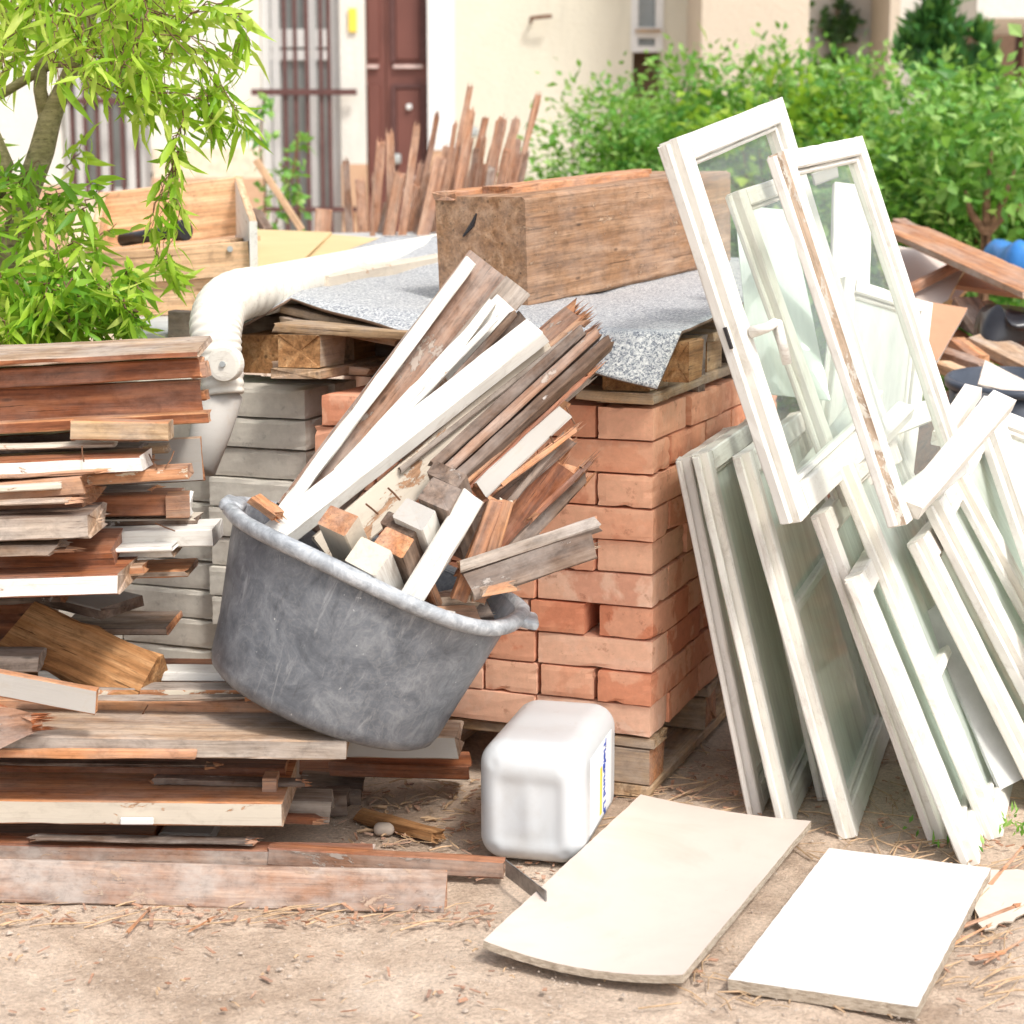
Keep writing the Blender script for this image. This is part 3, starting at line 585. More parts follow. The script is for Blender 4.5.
for path in ([(120, -10), (170, 20), (215, 10), (235, 20)], [(150, 10), (190, 50), (205, 90), (213, 128)], [(160, 30), (200, 40), (225, 60), (240, 45)],
             [(60, 60), (110, 90), (140, 100), (148, 112)], [(90, 60), (130, 70), (160, 95), (172, 118)], [(140, 90), (180, 92), (200, 100), (228, 88)],
             [(185, 110), (176, 150), (168, 190), (165, 235)], [(176, 150), (172, 185), (178, 215), (163, 250)], [(178, 130), (170, 170), (158, 200), (150, 232)], [(150, 250), (168, 262), (176, 280), (172, 268)],
             [(200, 60), (222, 90), (230, 108), (246, 122)], [(190, 10), (225, 0), (240, 18), (252, 40)], [(200, 95), (214, 110), (215, 125), (212, 135)]):
    for q in range(2): twig([rp(x+rs.uniform(-3, 3), y+rs.uniform(-3, 3), 4.0+.05*q) for x, y in path], 16 if path[0][0] > 145 else 22, r=.0016)
for k in range(92):     # lower mass
    x = rs.uniform(-40, 150); y = rs.uniform(130, 318)
    if x > 92 and (y < 215 or rs.rand() < .45): continue
    if x > 128: continue
    if x > 70 and y < 190 and rs.rand() < .6: continue
    if x < 62 and 85 < y < 205 and x > -10 and rs.rand() < .6: continue
    if x > 60 and y < 175 and rs.rand() < .45: continue
    Y = rs.uniform(3.85, 4.6); dk = x < 45 or y > 270
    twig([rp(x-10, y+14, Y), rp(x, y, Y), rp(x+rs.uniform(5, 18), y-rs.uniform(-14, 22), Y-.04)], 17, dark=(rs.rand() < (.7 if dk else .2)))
for k in range(46):
    x = rs.uniform(-30, 135); y = rs.uniform(280, 330); Y = rs.uniform(3.75, 4.0)
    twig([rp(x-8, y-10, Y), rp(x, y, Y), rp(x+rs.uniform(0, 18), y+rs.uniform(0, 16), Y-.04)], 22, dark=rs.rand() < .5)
tag(link('twig', mesh('twig', vs, fs), [M['twig']], W_), kind='stuff')
V, Fc = leaves_mesh(LP, LD, .076, .018, .6, rs, .12); link('foliage', mesh('foliage', V, Fc), [M['willow']], W_, smooth=True)
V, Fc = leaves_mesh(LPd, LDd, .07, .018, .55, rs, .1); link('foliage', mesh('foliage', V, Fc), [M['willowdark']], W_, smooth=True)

# ================================================================== BRICK STACK
C0 = Vector((.281, 3.515, 0)); UD = Vector((-math.cos(rad(21)), math.sin(rad(21)), 0)); VD = Vector((math.sin(rad(21)), math.cos(rad(21)), 0))
PH = .128
def bmesh_brick(l, w_, h, seed):
    r = random.Random(seed); me = boxes([(0, l, 0, w_, 0, h)]); bm = bmesh.new(); bm.from_mesh(me)
    bmesh.ops.subdivide_edges(bm, edges=bm.edges[:], cuts=5, use_grid_fill=True)
    for v in bm.verts:
        co = v.co; k = sum(1 for a, m_ in ((co.x, l), (co.y, w_), (co.z, h)) if a < 1e-5 or a > m_-1e-5)
        if k >= 2:
            c = Vector((l/2, w_/2, h/2)); amt = r.uniform(.0008, .0018) if r.random() < .93 else r.uniform(.002, .005)
            for ax, m_ in ((0, l), (1, w_), (2, h)):
                if co[ax] < 1e-5: co[ax] += amt
                elif co[ax] > m_-1e-5: co[ax] -= amt
        else:
            v.co += Vector((r.uniform(-1, 1), r.uniform(-1, 1), r.uniform(-1, 1)))*.0004
    bm.to_mesh(me); bm.free(); return me
BL_, BW, BH = .2455, .1155, .0650
bm_v = [bmesh_brick(BL_, BW, BH, s) for s in range(6)]
for me in bm_v: me.materials.append(M['brick'])
gm_v = [bmesh_brick(BL_, BW, BH, 0) for s in range(4)]
for me in gm_v: me.materials.append(M['greybrick'])
ORD = ['top', 'second', 'third', 'fourth', 'fifth', 'sixth', 'seventh', 'eighth', 'ninth', 'tenth', 'eleventh']
def place_brick(u, v, course, along, label, jit=.004, pool=bm_v, name='brick', cat='brick', group='bricks of the orange stack', z=None, rot=0):
    """u leftwards from corner, v backwards; along='u' stretcher on front, 'v' header on front"""
    o = bpy.data.objects.new(name, R.choice(pool)); COL.objects.link(o)
    p = C0+UD*(u+R.uniform(-jit, jit)*.6)+VD*(v+R.uniform(-jit, jit)*1.9); p.z = (PH+course*.0672+.0005) if z is None else z
    ax = UD if along == 'u' else VD; ay = VD if along == 'u' else -UD
    if along == 'v': p = p+UD*BW
    # mesh local x along ax, local y along ay ; keep right-handed
    x = ax; y = Vector((0, 0, 1)).cross(x)
    if (y-ay).length > .1: p = p+ay*BW  # flip
    a = rad(R.uniform(-1.3, 1.3)+rot); mr = Matrix.Rotation(a, 4, 'Z')
    o.matrix_world = mat_from(p, x, y, Vector((0, 0, 1))) @ mr
    return tag(o, label, cat, group)
NC = 10
for c in range(NC):
    top = NC-1-c; even = (top % 2 == 1)     # top index 1,3,.. are stretcher courses
    nm = ORD[top]
    if even:
        for k in range(3):
            place_brick(.002+k*.2505, 0, c, 'u', f'orange brick laid lengthwise in {nm} course from top, {["at the corner","second from corner","third from corner","fourth from corner"][k]}', .003)
        for k in range(4):
            place_brick(.001, .1225+k*.2505, c, 'v', f'orange brick on right side of stack, {nm} course from top, {["nearest the corner","second back","third back","rearmost"][k]}', .007)
    else:
        off = 0
        for k in range(6):
            u = .002+k*.1215
            if c == 3 and k >= 1: u += .02
            place_brick(u, 0, c, 'v', f'orange brick end in {nm} course from top, {["at the corner","second","third","fourth","fifth","sixth","seventh","eighth"][k]}{" from corner" if k else ""}', .004, rot=R.uniform(-.6, .6))
        for k in range(3):
            place_brick(.001, .2505+k*.2505, c, 'v', f'orange brick on right side of stack, {nm} course from top, {["nearest the corner","second back","rearmost"][k]}', .007)
# pallet under stack
def along(u, v, z): p = C0+UD*u+VD*v; return Vector((p.x, p.y, z))
pt = empty('pallet', along(0, 0, 0), 'pale wooden pallet on the ground under the orange brick stack', 'pallet')
for k, v in enumerate((.01, .43, .86)):
    plank('deck_board', None, along(1.12, v+.05, .113), along(.0, v+.05, .113), .1, .022, m='pallet', parent=pt)
    for u in (.005, .5, 1.0): plank('block', None, along(u+.145, v+.05, .0625), along(u, v+.05, .0625), .1, .075, m='pallet', end='orange', parent=pt)
for u in (.0, .5, 1.0): plank('bottom_board', None, along(u+.075, -.0, .013), along(u+.075, .98, .013), .145, .022, m='pallet', parent=pt)
# grey bricks to the left
GS = .80
for c in range(10):
    top = 9-c
    for k in range(6):
        vo = .07 + .004*math.sin(c*2.1+k) + (.0 if k < 1 else .03)
        lab = f'grey brick in {ORD[top]} course of the left stack, {["beside orange stack","second column","third column","fourth column","fifth column","leftmost column"][k]}'
        place_brick(GS+k*.2515+(.004 if c % 2 else 0), vo, c, 'u', lab, .0025, gm_v, 'grey_brick', 'brick', 'bricks of the grey stack', rot=R.uniform(-.6, .6))
        if top < 2: place_brick(GS+k*.2515, vo+.125, c, 'u', lab.replace('grey brick', 'rear grey brick'), .006, gm_v, 'grey_brick', 'brick', 'bricks of the grey stack')
# upper pallet
up = empty('pallet', along(0, 0, .80), 'weathered pallet lying upside on the brick stack under the speckled felt', 'pallet')
zt = .803
def along2(u, v, z): return along(u, v, z+.03*u)
for k, u in enumerate((.0, .40, .72)):
    plank('bottom_board', None, along2(u+.06, -.015, zt+.013), along2(u+.06, .95, zt+.02), .12, .022, m='pallet', parent=up)
    for v in (.0, .42, .82): plank('block', None, along2(u+.06, v, zt+.06), along2(u+.06, v+.12, zt+.06), .10, .07, m='pallet', end='ochre', parent=up)
plank('bottom_board', None, along2(.16, .03, zt+.014), along2(-.0, .03, zt+.012), .1, .02, m='pallet', parent=up)
for k, v in enumerate((.03, .22, .42, .62, .84)):
    plank('deck_board', None, along2(.84, v+.03, zt+.106), along2(-.01, v+.03, zt+.106), .12, .02, m='pallet', parent=up)
# left block group of rear pallet
lp = empty('pallet', P(300, 350, 4.0), 'pallet corner sticking out left under felt ridge, over the grey bricks', 'pallet')
bpy.context.view_layer.update()
def lpp(a, b, w_, t_, m, end, nm): plank(nm, None, a, b, w_, t_, m=m, end=end, parent=lp, rag=.004)
A_ = P(291, 345, 3.93); dz = Vector((.25, .35, 0)).normalized()
blk = lambda x, y, Y, l, w_, t_, m, e, nm: lpp(P(x, y, Y), P(x, y, Y)+Vector((l*.92, l*.39, 0)), w_, t_, m, e, nm)
plank('block', None, P(324, 342, 4.0), P(324, 342, 4.0)+Vector((.05, .15, 0)), .145, .078, m='ochre', end='beam', parent=lp)
plank('bottom_board', None, P(290, 363, 4.03), P(385, 369, 3.93), .15, .018, m='pale', parent=lp)
plank('deck_board', None, P(292, 319, 4.03), P(408, 341, 3.86), .09, .018, m='pallet', top='pale', parent=lp)
plank('deck_board', None, P(292, 308, 4.04), P(400, 334, 3.90), .09, .018, m='pallet', parent=lp)
plank('block', None, P(262, 354, 4.0), P(262, 354, 4.0)+Vector((.04, .15, 0)), .10, .085, m='ochre', parent=lp)
plank('deck_board', None, P(300, 328, 4.15), P(420, 330, 4.3), .12, .02, m='pallet', parent=lp)
# ---- felt
def bil(rows, nu=12, nv=10):
    g = []
    for i in range(len(rows)-1):
        for a in range(nu if i < len(rows)-2 else nu+1):
            u = a/nu; line = []
            for j in range(len(rows[i])-1):
                for b in range(nv if j < len(rows[i])-2 else nv+1):
                    v = b/nv; p = rows[i][j]*(1-u)*(1-v)+rows[i+1][j]*u*(1-v)+rows[i+1][j+1]*u*v+rows[i][j+1]*(1-u)*v
                    line.append(p)
            g.append(line)
    return g
def off(p, d): return p+Vector(d)
for vv_ in (.35, .66, .9): plank('light_blocker', None, along2(1.3, vv_, zt+.035), along2(-.0, vv_, zt+.05), .05, .13, m='greybrown', parent=up)  # added boards that stop light leaking through the pallet under the felt
rowsF = [[P(222, 300, 4.9), SL(385, 236), SL(520, 236), SL(650, 250), SL(790, 262)],
         [P(218, 322, 4.3), SL(335, 268), SL(470, 280), SL(600, 292), SL(770, 290)],
         [P(207, 343, 3.85), P(292, 296, 3.99), P(405, 312, 3.86), P(575, 331, 3.56), P(682, 331, 3.50)],
         [P(206, 346, 3.84), P(291, 298, 3.97), P(408, 334, 3.72), P(590, 371, 3.50), P(657, 390, 3.455)]]
g = bil(rowsF); nv_ = len(g[0]); vs = [p+Vector((0, 0, noise.noise((p.x*5, p.y*5, 0))*.006)) for l in g for p in l]
fs = [(i*nv_+j, i*nv_+j+1, (i+1)*nv_+j+1, (i+1)*nv_+j) for i in range(len(g)-1) for j in range(nv_-1)]
me = mesh('felt', vs, fs); bm = bmesh.new(); bm.from_mesh(me); bmesh.ops.recalc_face_normals(bm, faces=bm.faces[:])
if sum(f.normal.z for f in bm.faces) < 0: bmesh.ops.reverse_faces(bm, faces=bm.faces[:])
bm.to_mesh(me); bm.free()
o = link('roofing_felt', me, [M['felt'], M['feltback']], smooth=True); tag(o, 'speckled grey roofing felt sheet draped over the pallet on the bricks', 'roofing felt')
so_ = o.modifiers.new('s', 'SOLIDIFY'); so_.thickness = .006; so_.offset = -1; so_.material_offset = 1; so_.material_offset_rim = 1
# right corner piece under felt
plank('wood_block', 'rough end grain block under the right corner of the felt', P(676, 362, 3.53), P(676, 362, 3.53)+VD*.10, .055, .08, m='ochre', end='ochre', cat='block')

# ---- beam
bA = P(529, 309, 3.99); bdir = (P(708, 268, 4.77)-bA).normalized(); side = Vector((-bdir.y, bdir.x, 0)).normalized(); bu = bdir.cross(side)*-1
if bu.z < 0: bu = -bu
ctr = bA+side*.118+bu*.122
bm_ = empty('timber_beam', bA, 'large square old timber beam with cracked end lying on the felt', 'beam')
plank('beam', None, ctr, ctr+bdir*1.06, .236, .245, up=bu, m='beam', end='beam', parent=bm_, rag=.003, jit=.004, ch=.008)
q = ctr+bu*.124+side*.02
tag(plank('board', 'thin reddish split board lying on top of the beam', q+bdir*.1, q+bdir*.78, .09, .028, up=bu, m='orange', rag=.012, jit=.005), 'thin reddish split board lying on top of the beam', 'board')
q = ctr+bu*.123+side*.09; plank('board', 'flat pale board along the far edge of beam top', q, q+bdir*.95, .06, .02, up=bu, m='orange', rag=.01)
# crack on beam end: dark wedge
ck = tube_mesh([ctr-bdir*.002+side*.045+bu*.035, ctr-bdir*.002+side*.02+bu*.06, ctr-bdir*.002+side*.008+bu*.085], [.002, .006, .002], 6); link('crack', ck, [M['blackplastic']], bm_)

# ---- white downpipe
dp = empty('downpipe', P(220, 400, 3.75), 'white painted downpipe with ribbed elbow lying over the felt and drooping at left', 'downpipe')
bpy.context.view_layer.update()
a = P(470, 244, 6.2); b_ = P(262, 291, 4.0)
L1 = [a.lerp(b_, i/12) for i in range(13)]; link('pipe', tube_mesh(L1, .054, 28), [M['pvc']], dp, smooth=True)
cp = [P(262, 291, 4.0), P(236, 296, 3.86), P(221, 308, 3.8), P(216, 326, 3.76), P(217, 345, 3.74), P(221, 370, 3.73), P(224, 395, 3.72)]
def cr(pts, n):
    o_ = []
    for i in range(len(pts)-1):
        p0 = pts[max(0, i-1)]; p1 = pts[i]; p2 = pts[i+1]; p3 = pts[min(len(pts)-1, i+2)]
        for k in range(n):
            t_ = k/n; o_.append(.5*((2*p1)+(p2-p0)*t_+(2*p0-5*p1+4*p2-p3)*t_*t_+(3*p1-p0-3*p2+p3)*t_**3))
    o_.append(pts[-1]); return o_
cc = cr(cp, 18); rr = [(.052+(.0035*abs(math.sin(i*.55)) if i > 18 or 4 < i < 16 else 0))*(1-.25*max(0, i-55)/55) for i in range(len(cc))]
link('elbow', tube_mesh(cc, rr, 28), [M['pvc']], dp, smooth=True)
link('lower_pipe', tube_mesh([P(221, 394, 3.74), P(211, 430, 3.7), P(199, 470, 3.66)], [.046, .042, .034], 20), [M['greypaint']], dp, smooth=True)
dd = P(224, 364, 3.66); dn = Vector((-.25, -1, .05)).normalized()
link('end_disc', tube_mesh([dd+dn*-.02, dd, dd+dn*.004, dd+dn*.005, dd+dn*.0045], [.036, .036, .034, .027, .002], 32), [M['pvc']], dp, smooth=False)
link('screw', tube_mesh([dd, dd+dn*.010], .006, 10), [M['zinc']], dp)
a = P(455, 258, 5.1); b_ = P(318, 283, 4.3)
plank('board', 'narrow cream strip beside the white pipe on the felt', b_, a, .06, .035, m='cream')
# ---- tray box
tb = empty('wooden_tray', P(180, 305, 5.0), 'open pale wooden drawer box standing behind the downpipe', 'drawer box')
bpy.context.view_layer.update()
fl, frr = P(96, 268, 4.9), P(252, 255, 4.9)
plank('side_board', None, P(94, 270, 4.9), P(250, 258, 4.9), .03, .09, m='box', parent=tb, rag=.0005, jit=.0005)
plank('side_board', None, P(97, 300, 4.92), P(256, 292, 4.92), .03, .10, m='box', parent=tb, rag=.0005, jit=.0005)
plank('side_board', None, P(100, 222, 5.5), P(246, 205, 5.5), .025, .17, m='box', parent=tb, rag=.0005, jit=.0005)
plank('base_board', None, P(96, 252, 5.2), P(246, 240, 5.2), .6, .015, m='box', parent=tb, rag=.0005)
plank('end_board', None, P(254, 262, 4.86), P(238, 212, 5.55), .022, .22, m='white', top='box', parent=tb, rag=.0005)
plank('end_board', None, P(95, 275, 4.9), P(104, 225, 5.5), .022, .2, m='box', parent=tb, rag=.0005)
link('screw', tube_mesh([P(230, 249, 4.885), P(230, 249, 4.875)], .008, 10), [M['zinc']], tb)
fl_ = empty('torch', P(160, 237, 5.05), 'black cylindrical torch lying in the wooden drawer box', 'torch'); bpy.context.view_layer.update()
a = P(122, 240, 5.1); b_ = P(172, 232, 5.0); link('body', tube_mesh([a, b_], .018, 16), [M['blackplastic']], fl_, smooth=True)
d_ = (b_-a).normalized(); link('head', tube_mesh([b_, b_+d_*.01, b_+d_*.015, b_+d_*.035, b_+d_*.036, b_+d_*.05], [.018, .02, .026, .026, .029, .029], 20), [M['blackplastic']], fl_)
slab('cardboard_sheet', 'yellowish triangular sheet of cardboard beside the drawer box', 'cardboard', [P(252, 229, 6.2), P(332, 232, 6.3), P(300, 262, 5.0), P(256, 274, 4.8)], .006, 'card', 'card', 8)
slab('cardboard_sheet', 'longer cream cardboard sheet behind the white pipe', 'cardboard', [P(330, 234, 6.3), P(388, 239, 6.1), P(330, 262, 5.2), P(276, 276, 4.75)], .006, 'card', 'card', 8)
slab('cement_sheet', 'grey cement sheet under the drawer box by the willow', 'sheet', [P(90, 300, 5.7), P(262, 296, 5.7), P(235, 334, 4.3), P(120, 334, 4.3)], .012, 'greysheet', 'greysheet', 8)
plank('timber_post', 'dark support timber under the grey cement sheet', Vector((P(180, 330, 4.6).x, 4.75, 0)), P(180, 330, 4.75), .12, .12, up=(0, 1, 0), m='greybrown', cat='post')
slab('cement_sheet', 'grey sheet behind beam foot at the back of the felt', 'sheet', [P(330, 233, 7.0), P(470, 231, 7.0), P(470, 250, 5.9), P(340, 245, 6.4)], .012, 'greysheet', 'greysheet', 6)

# ---- bundle of laths behind
ORD_N = 'first second third fourth fifth sixth seventh eighth ninth tenth eleventh twelfth thirteenth fourteenth fifteenth sixteenth seventeenth eighteenth nineteenth twentieth twenty-first twenty-second twenty-third twenty-fourth twenty-fifth last'.split()
ST = [(346, 162, 350, 1.2), (381, 142, 373, 1.0), (390, 134, 392, .9), (360, 180, 364, 1.1), (374, 178, 372, .8), (417, 127, 400, 1.3), (422, 165, 404, .8), (437, 116, 412, 1.0), (400, 175, 386, 1.2), (412, 200, 395, .8), (470, 88, 438, 1.1), (471, 110, 448, .9),
      (450, 148, 430, 1.5), (485, 120, 455, .8), (484, 138, 468, 1.0), (502, 119, 476, 1.2), (516, 121, 486, 1.6), (538, 96, 500, .7), (517, 142, 505, 1.0), (495, 150, 470, 1.2), (462, 150, 452, 1.0), (440, 160, 420, 1.3), (508, 150, 488, 1.0), (428, 175, 414, 1.1), (476, 150, 462, 1.2), (394, 195, 380, .9)]
ORD_N = ORD_N[:-1]+['twenty-sixth', 'twenty-seventh', 'twenty-eighth', 'twenty-ninth', 'thirtieth', 'thirty-first', 'thirty-second', 'thirty-third', 'thirty-fourth', 'thirty-fifth', 'thirty-sixth', 'thirty-seventh', 'thirty-eighth', 'thirty-ninth', 'fortieth']
ST += [(492, 168, 482, 1.4), (458, 172, 446, 1.5), (480, 165, 470, 1.3), (446, 180, 436, 1.4), (507, 175, 498, 1.4), (526, 155, 508, 1.1), (415, 185, 402, 1.2), (468, 140, 450, 1.2), (386, 205, 376, 1.1), (432, 200, 424, 1.4), (498, 140, 480, 1.0), (455, 125, 436, .8)]
for i, (xt, yt, xb, wf) in enumerate(sorted(ST)):
    Y = 7.0+.22*math.sin(i*2.4); yb = 250; tp = P(xt, yt, Y); bt = P(xb, yb, Y)
    # extend the lath down to the ground
    d_ = bt-tp; bt = tp+d_*(tp.z/-d_.z) if d_.z < 0 else bt
    plank('lath', f'{ORD_N[i]} lath from the left in the upright bundle by the brown door', bt, tp, .044*wf, .022, up=(.2+.5*math.sin(i*3.7), 1, 0), m='stick' if i % 4 else 'brownpaint', cat='lath', group='laths standing behind the beam', rag=.012, jit=.004, taper=.85 if i % 2 else .5)

# ================================================================== LEFT WOOD PILE
X0 = -260
G1 = dict(group='boards of the left wood pile')
# lower tier, bottom up
FB('long weathered pinkish board lying nearest the camera at the foot of the pile', X0, 852, 446, 870, 46, 3.01, 2.97, .028, 'mottled', 'mottled', 'orange', roll=.32, rag=.003, jit=.004, **G1)
FB('long brown board on edge just behind the nearest board', X0, 838, 372, 853, 24, 3.12, 3.10, .05, 'mottled', 'rust', **G1)
FB('short brown strip continuing right toward the canister', 268, 848, 504, 862, 20, 3.10, 3.07, .03, 'brownpaint', 'rust', rag=.002, **G1)
FB('cream edged board with white clip at the bottom of the pile', X0, 797, 281, 803, 27, 3.10, 3.10, .30, 'cream', 'orange', 'pale', rag=.003, **G1)
tag(link('paper_label', bevel(boxes([(-.03, .03, -.004, .004, -.0065, .0065)]), .002, 1), [M['whiteboard']], None, Matrix.Translation(P(137, 821, 3.093))), 'small white clip stuck on the cream board edge', 'clip')
FB('brown board with raised edge above the cream board', X0, 764, 286, 768, 22, 3.26, 3.26, .14, 'rust', 'rust', 'orange', **G1)
FB('small square brown block at the end of the brown board', 262, 779, 276, 779, 17, 3.16, 3.16, .05, 'orange', 'orange', 'orange', name='wood_block', rag=.001, cat='block')
FB('dark board shadowed under the cream board', X0, 832, 150, 834, 16, 3.22, 3.22, .3, 'rust', 'rust', **G1)
FB('grey white offcut under the pile', 160, 832, 212, 834, 18, 3.25, 3.25, .1, 'greypaint', name='wood_block', cat='block')
FB('board with fibrous pale top and whitewashed end carrying the tub', -40, 735, 345, 741, 22, 3.05, 3.05, .34, 'grey', 'pale', 'pale', rag=.003, jit=.003, **G1)
FB('thin orange strip under the fibrous board', X0, 747, 195, 750, 11, 3.043, 3.043, .2, 'orange', 'orange', **G1)
FB('orange pine board with knots in the middle of the pile', X0, 697, 292, 702, 24, 3.22, 3.22, .03, 'orange', 'orange', **G1)
FB('grey rim strip in front of the orange pine board', X0, 721, 292, 722, 7, 3.19, 3.19, .1, 'grey', 'grey', **G1)
FB('greyish flat board behind the orange pine board', X0, 687, 290, 689, 12, 3.26, 3.26, .05, 'patchy', 'grey', **G1)
FB('white painted strip reaching the tub', 38, 671, 224, 672, 11, 3.33, 3.33, .06, 'whiteclean', rag=.001, **G1)
FB('brown board under the white strip', 60, 683, 300, 684, 8, 3.4, 3.4, .2, 'rust', **G1)
FB('grey painted short board sloping right with orange top edge', -90, 655, 97, 690, 28, 3.05, 3.02, .02, 'greypaint', 'orange', 'orange', rag=.005, **G1)
FB('greenish square timber end at the left edge', -80, 655, 36, 657, 17, 3.25, 3.25, .08, 'grey', **G1)
plank('timber_chunk', 'big rough sawn ochre timber chunk lying diagonally in the pile', P(22, 632, 3.42), P(150, 690, 3.30), .125, .085, up=(-.1, -.75, .75), m='ochre', end='ochre', cat='timber', rag=.008, jit=.009, ch=.008)
plank('bark_piece', 'torn brown piece of bark at left edge', P(-25, 728, 3.03), P(38, 722, 3.03), .11, .02, up=(0, -1, .2), m='rust', top='brownpaint', cat='bark', rag=.02, jit=.015, taper=.3)
plank('board', 'short board end with flaking white top poking out left of the grey bricks', P(40, 588, 3.60), P(122, 608, 3.42), .10, .025, m='greybrown', top='greypaint', end='greybrown', rag=.006, up=(.15, -.3, 1))
FB('flat brown board end over the timber chunk', 60, 628, 167, 628, 8, 3.5, 3.5, .16, 'pale', 'greybrown', 'orange', rag=.003, **G1)
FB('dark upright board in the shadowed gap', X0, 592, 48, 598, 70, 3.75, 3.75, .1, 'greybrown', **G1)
FB('board standing on edge behind the timber chunk', -60, 598, 40, 600, 55, 3.66, 3.66, .03, 'rust', **G1)
# spacer timbers which carry the pile
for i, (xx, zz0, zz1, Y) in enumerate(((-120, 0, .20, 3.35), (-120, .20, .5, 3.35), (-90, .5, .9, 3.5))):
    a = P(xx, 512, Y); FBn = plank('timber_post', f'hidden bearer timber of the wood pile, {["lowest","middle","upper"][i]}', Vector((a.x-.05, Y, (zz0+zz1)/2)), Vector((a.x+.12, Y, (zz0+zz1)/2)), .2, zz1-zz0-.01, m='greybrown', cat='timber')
# upper tier
FB('flat whitewashed brown board end sixth above the gap, with red top', X0, 586, 117, 574, 22, 3.12, 3.12, .18, 'white', 'rust', 'pale', rag=.004, **G1)
FB('long dark red board behind the white fronted one', X0, 560, 112, 552, 24, 3.2, 3.2, .10, 'rust', 'rust', roll=-.3, **G1)
FB('short white block end beside the dark red board', 110, 552, 171, 549, 9, 3.28, 3.28, .10, 'whiteclean', 'whiteclean', 'pale', name='wood_block', cat='block')
FB('small brown block end lying on the pile', 112, 568, 142, 566, 10, 3.22, 3.22, .06, 'orange', 'pale', name='wood_block', cat='block')
FB('pale wooden block right of the small brown block', 120, 572, 186, 570, 8, 3.32, 3.32, .12, 'grey', 'orange', 'pale', name='wood_block', cat='block')
FB('bright white board end pointing at the tub', -60, 536, 212, 529, 19, 3.30, 3.30, .12, 'whiteclean', 'whiteclean', 'white', rag=.001, **G1)
FB('thin white strip under the bright white board', X0, 560, 172, 547, 5, 3.24, 3.24, .1, 'whiteclean', **G1)
FB('splintered pale board over the dark red board', X0, 548, 52, 545, 12, 3.12, 3.12, .1, 'pale', 'pale', rag=.015, **G1)
FB('old grey brown beam end with dark rot', X0, 527, 88, 514, 26, 3.10, 3.10, .14, 'grey', 'greybrown', 'pale', rag=.006, jit=.004, **G1)
FB('red brown rough board over the grey beam end', X0, 500, 84, 490, 26, 3.18, 3.18, .14, 'rust', 'orange', 'orange', rag=.012, jit=.005, roll=-.2, **G1)
FB('red brown board with metal hinge plate right of the rough board', 60, 497, 176, 495, 22, 3.34, 3.34, .10, 'rust', 'rust', 'pale', rag=.002, **G1)
FB('orange block end of the hinge board', 163, 496, 187, 495, 24, 3.33, 3.33, .06, 'orange', 'orange', 'white', name='wood_block', cat='block')
FB('dark strip beneath the hinge board', 60, 520, 195, 519, 9, 3.36, 3.36, .08, 'greybrown', 'cream', **G1)
FB('orange board end under the patchy strip', X0, 505, 80, 476, 20, 3.14, 3.14, .10, 'orange', 'orange', rag=.008, **G1)
FB('orange strip with patches of cream paint', -60, 484, 186, 467, 13, 3.20, 3.20, .06, 'patchy', 'orange', 'orange', rag=.003, **G1)
FB('thin cream strip under patchy orange strip', X0, 500, 60, 483, 7, 3.12, 3.12, .06, 'cream', **G1)
FB('white painted board end with brown top', X0, 472, 140, 456, 17, 3.16, 3.16, .11, 'white', 'rust', 'white', rag=.003, **G1)
FB('dark brown slat behind the white painted board', X0, 458, 138, 447, 10, 3.28, 3.28, .08, 'greybrown', 'greybrown', **G1)
FB('pale green painted thin strip', X0, 452, 112, 443, 5, 3.22, 3.22, .04, 'cream', **G1)
FB('small yellowish block end right of the dark slat', 120, 448, 165, 446, 8, 3.32, 3.32, .06, 'pallet', name='wood_block', cat='block')
FB('grey weathered upright board with dark stain beside the pipe', 120, 441, 200, 437, 46, 3.52, 3.52, .02, 'greypaint', 'pale', 'orange', rag=.002, **G1)
FB('light brown short block with curved top edge', 70, 421, 168, 422, 20, 3.18, 3.18, .05, 'pallet', 'orange', name='wood_block', cat='block', rag=.001)
FB('brown lip strip at the bottom of top door frame piece', X0, 436, 206, 412, 12, 3.24, 3.24, .05, 'rust', 'orange', 'orange', rag=.004, **G1)
FB('wide varnished brown board with dark knots near the top', X0, 398, 198, 380, 38, 3.28, 3.28, .03, 'rust', 'orange', 'orange', rag=.006, **G1)
FB('brown moulding strip above the wide varnished board', X0, 383, 198, 358, 20, 3.25, 3.25, .05, 'rust', 'rust', 'orange', rag=.005, **G1)
FB('small orange tenon at the end of the moulding strip', 190, 364, 204, 362, 16, 3.26, 3.26, .04, 'orange', name='wood_block', cat='block', rag=.003)
FB('small splintered orange tenon at end of wide board', 192, 392, 206, 391, 10, 3.29, 3.29, .04, 'orange', name='wood_block', cat='block', rag=.004)
FB('topmost board with pale weathered top under willow leaves', X0, 372, 198, 350, 8, 3.22, 3.22, .16, 'rust', 'pale', 'pale', roll=-.10, rag=.003, jit=.003, **G1)
FIL = ['sunk behind the topmost board', 'behind the wide varnished board', 'under the brown lip strip', 'beside the pale green strip', 'behind the white painted board', 'under the patchy strip', 'over the hinge board', 'behind the hinge board', 'behind the grey beam end', 'over the bright white board', 'behind the bright white board', 'beneath the thin white strip', 'behind the dark red board', 'under the whitewashed fronted board']  # places of dark filler slats, added to deepen the shadowed gaps
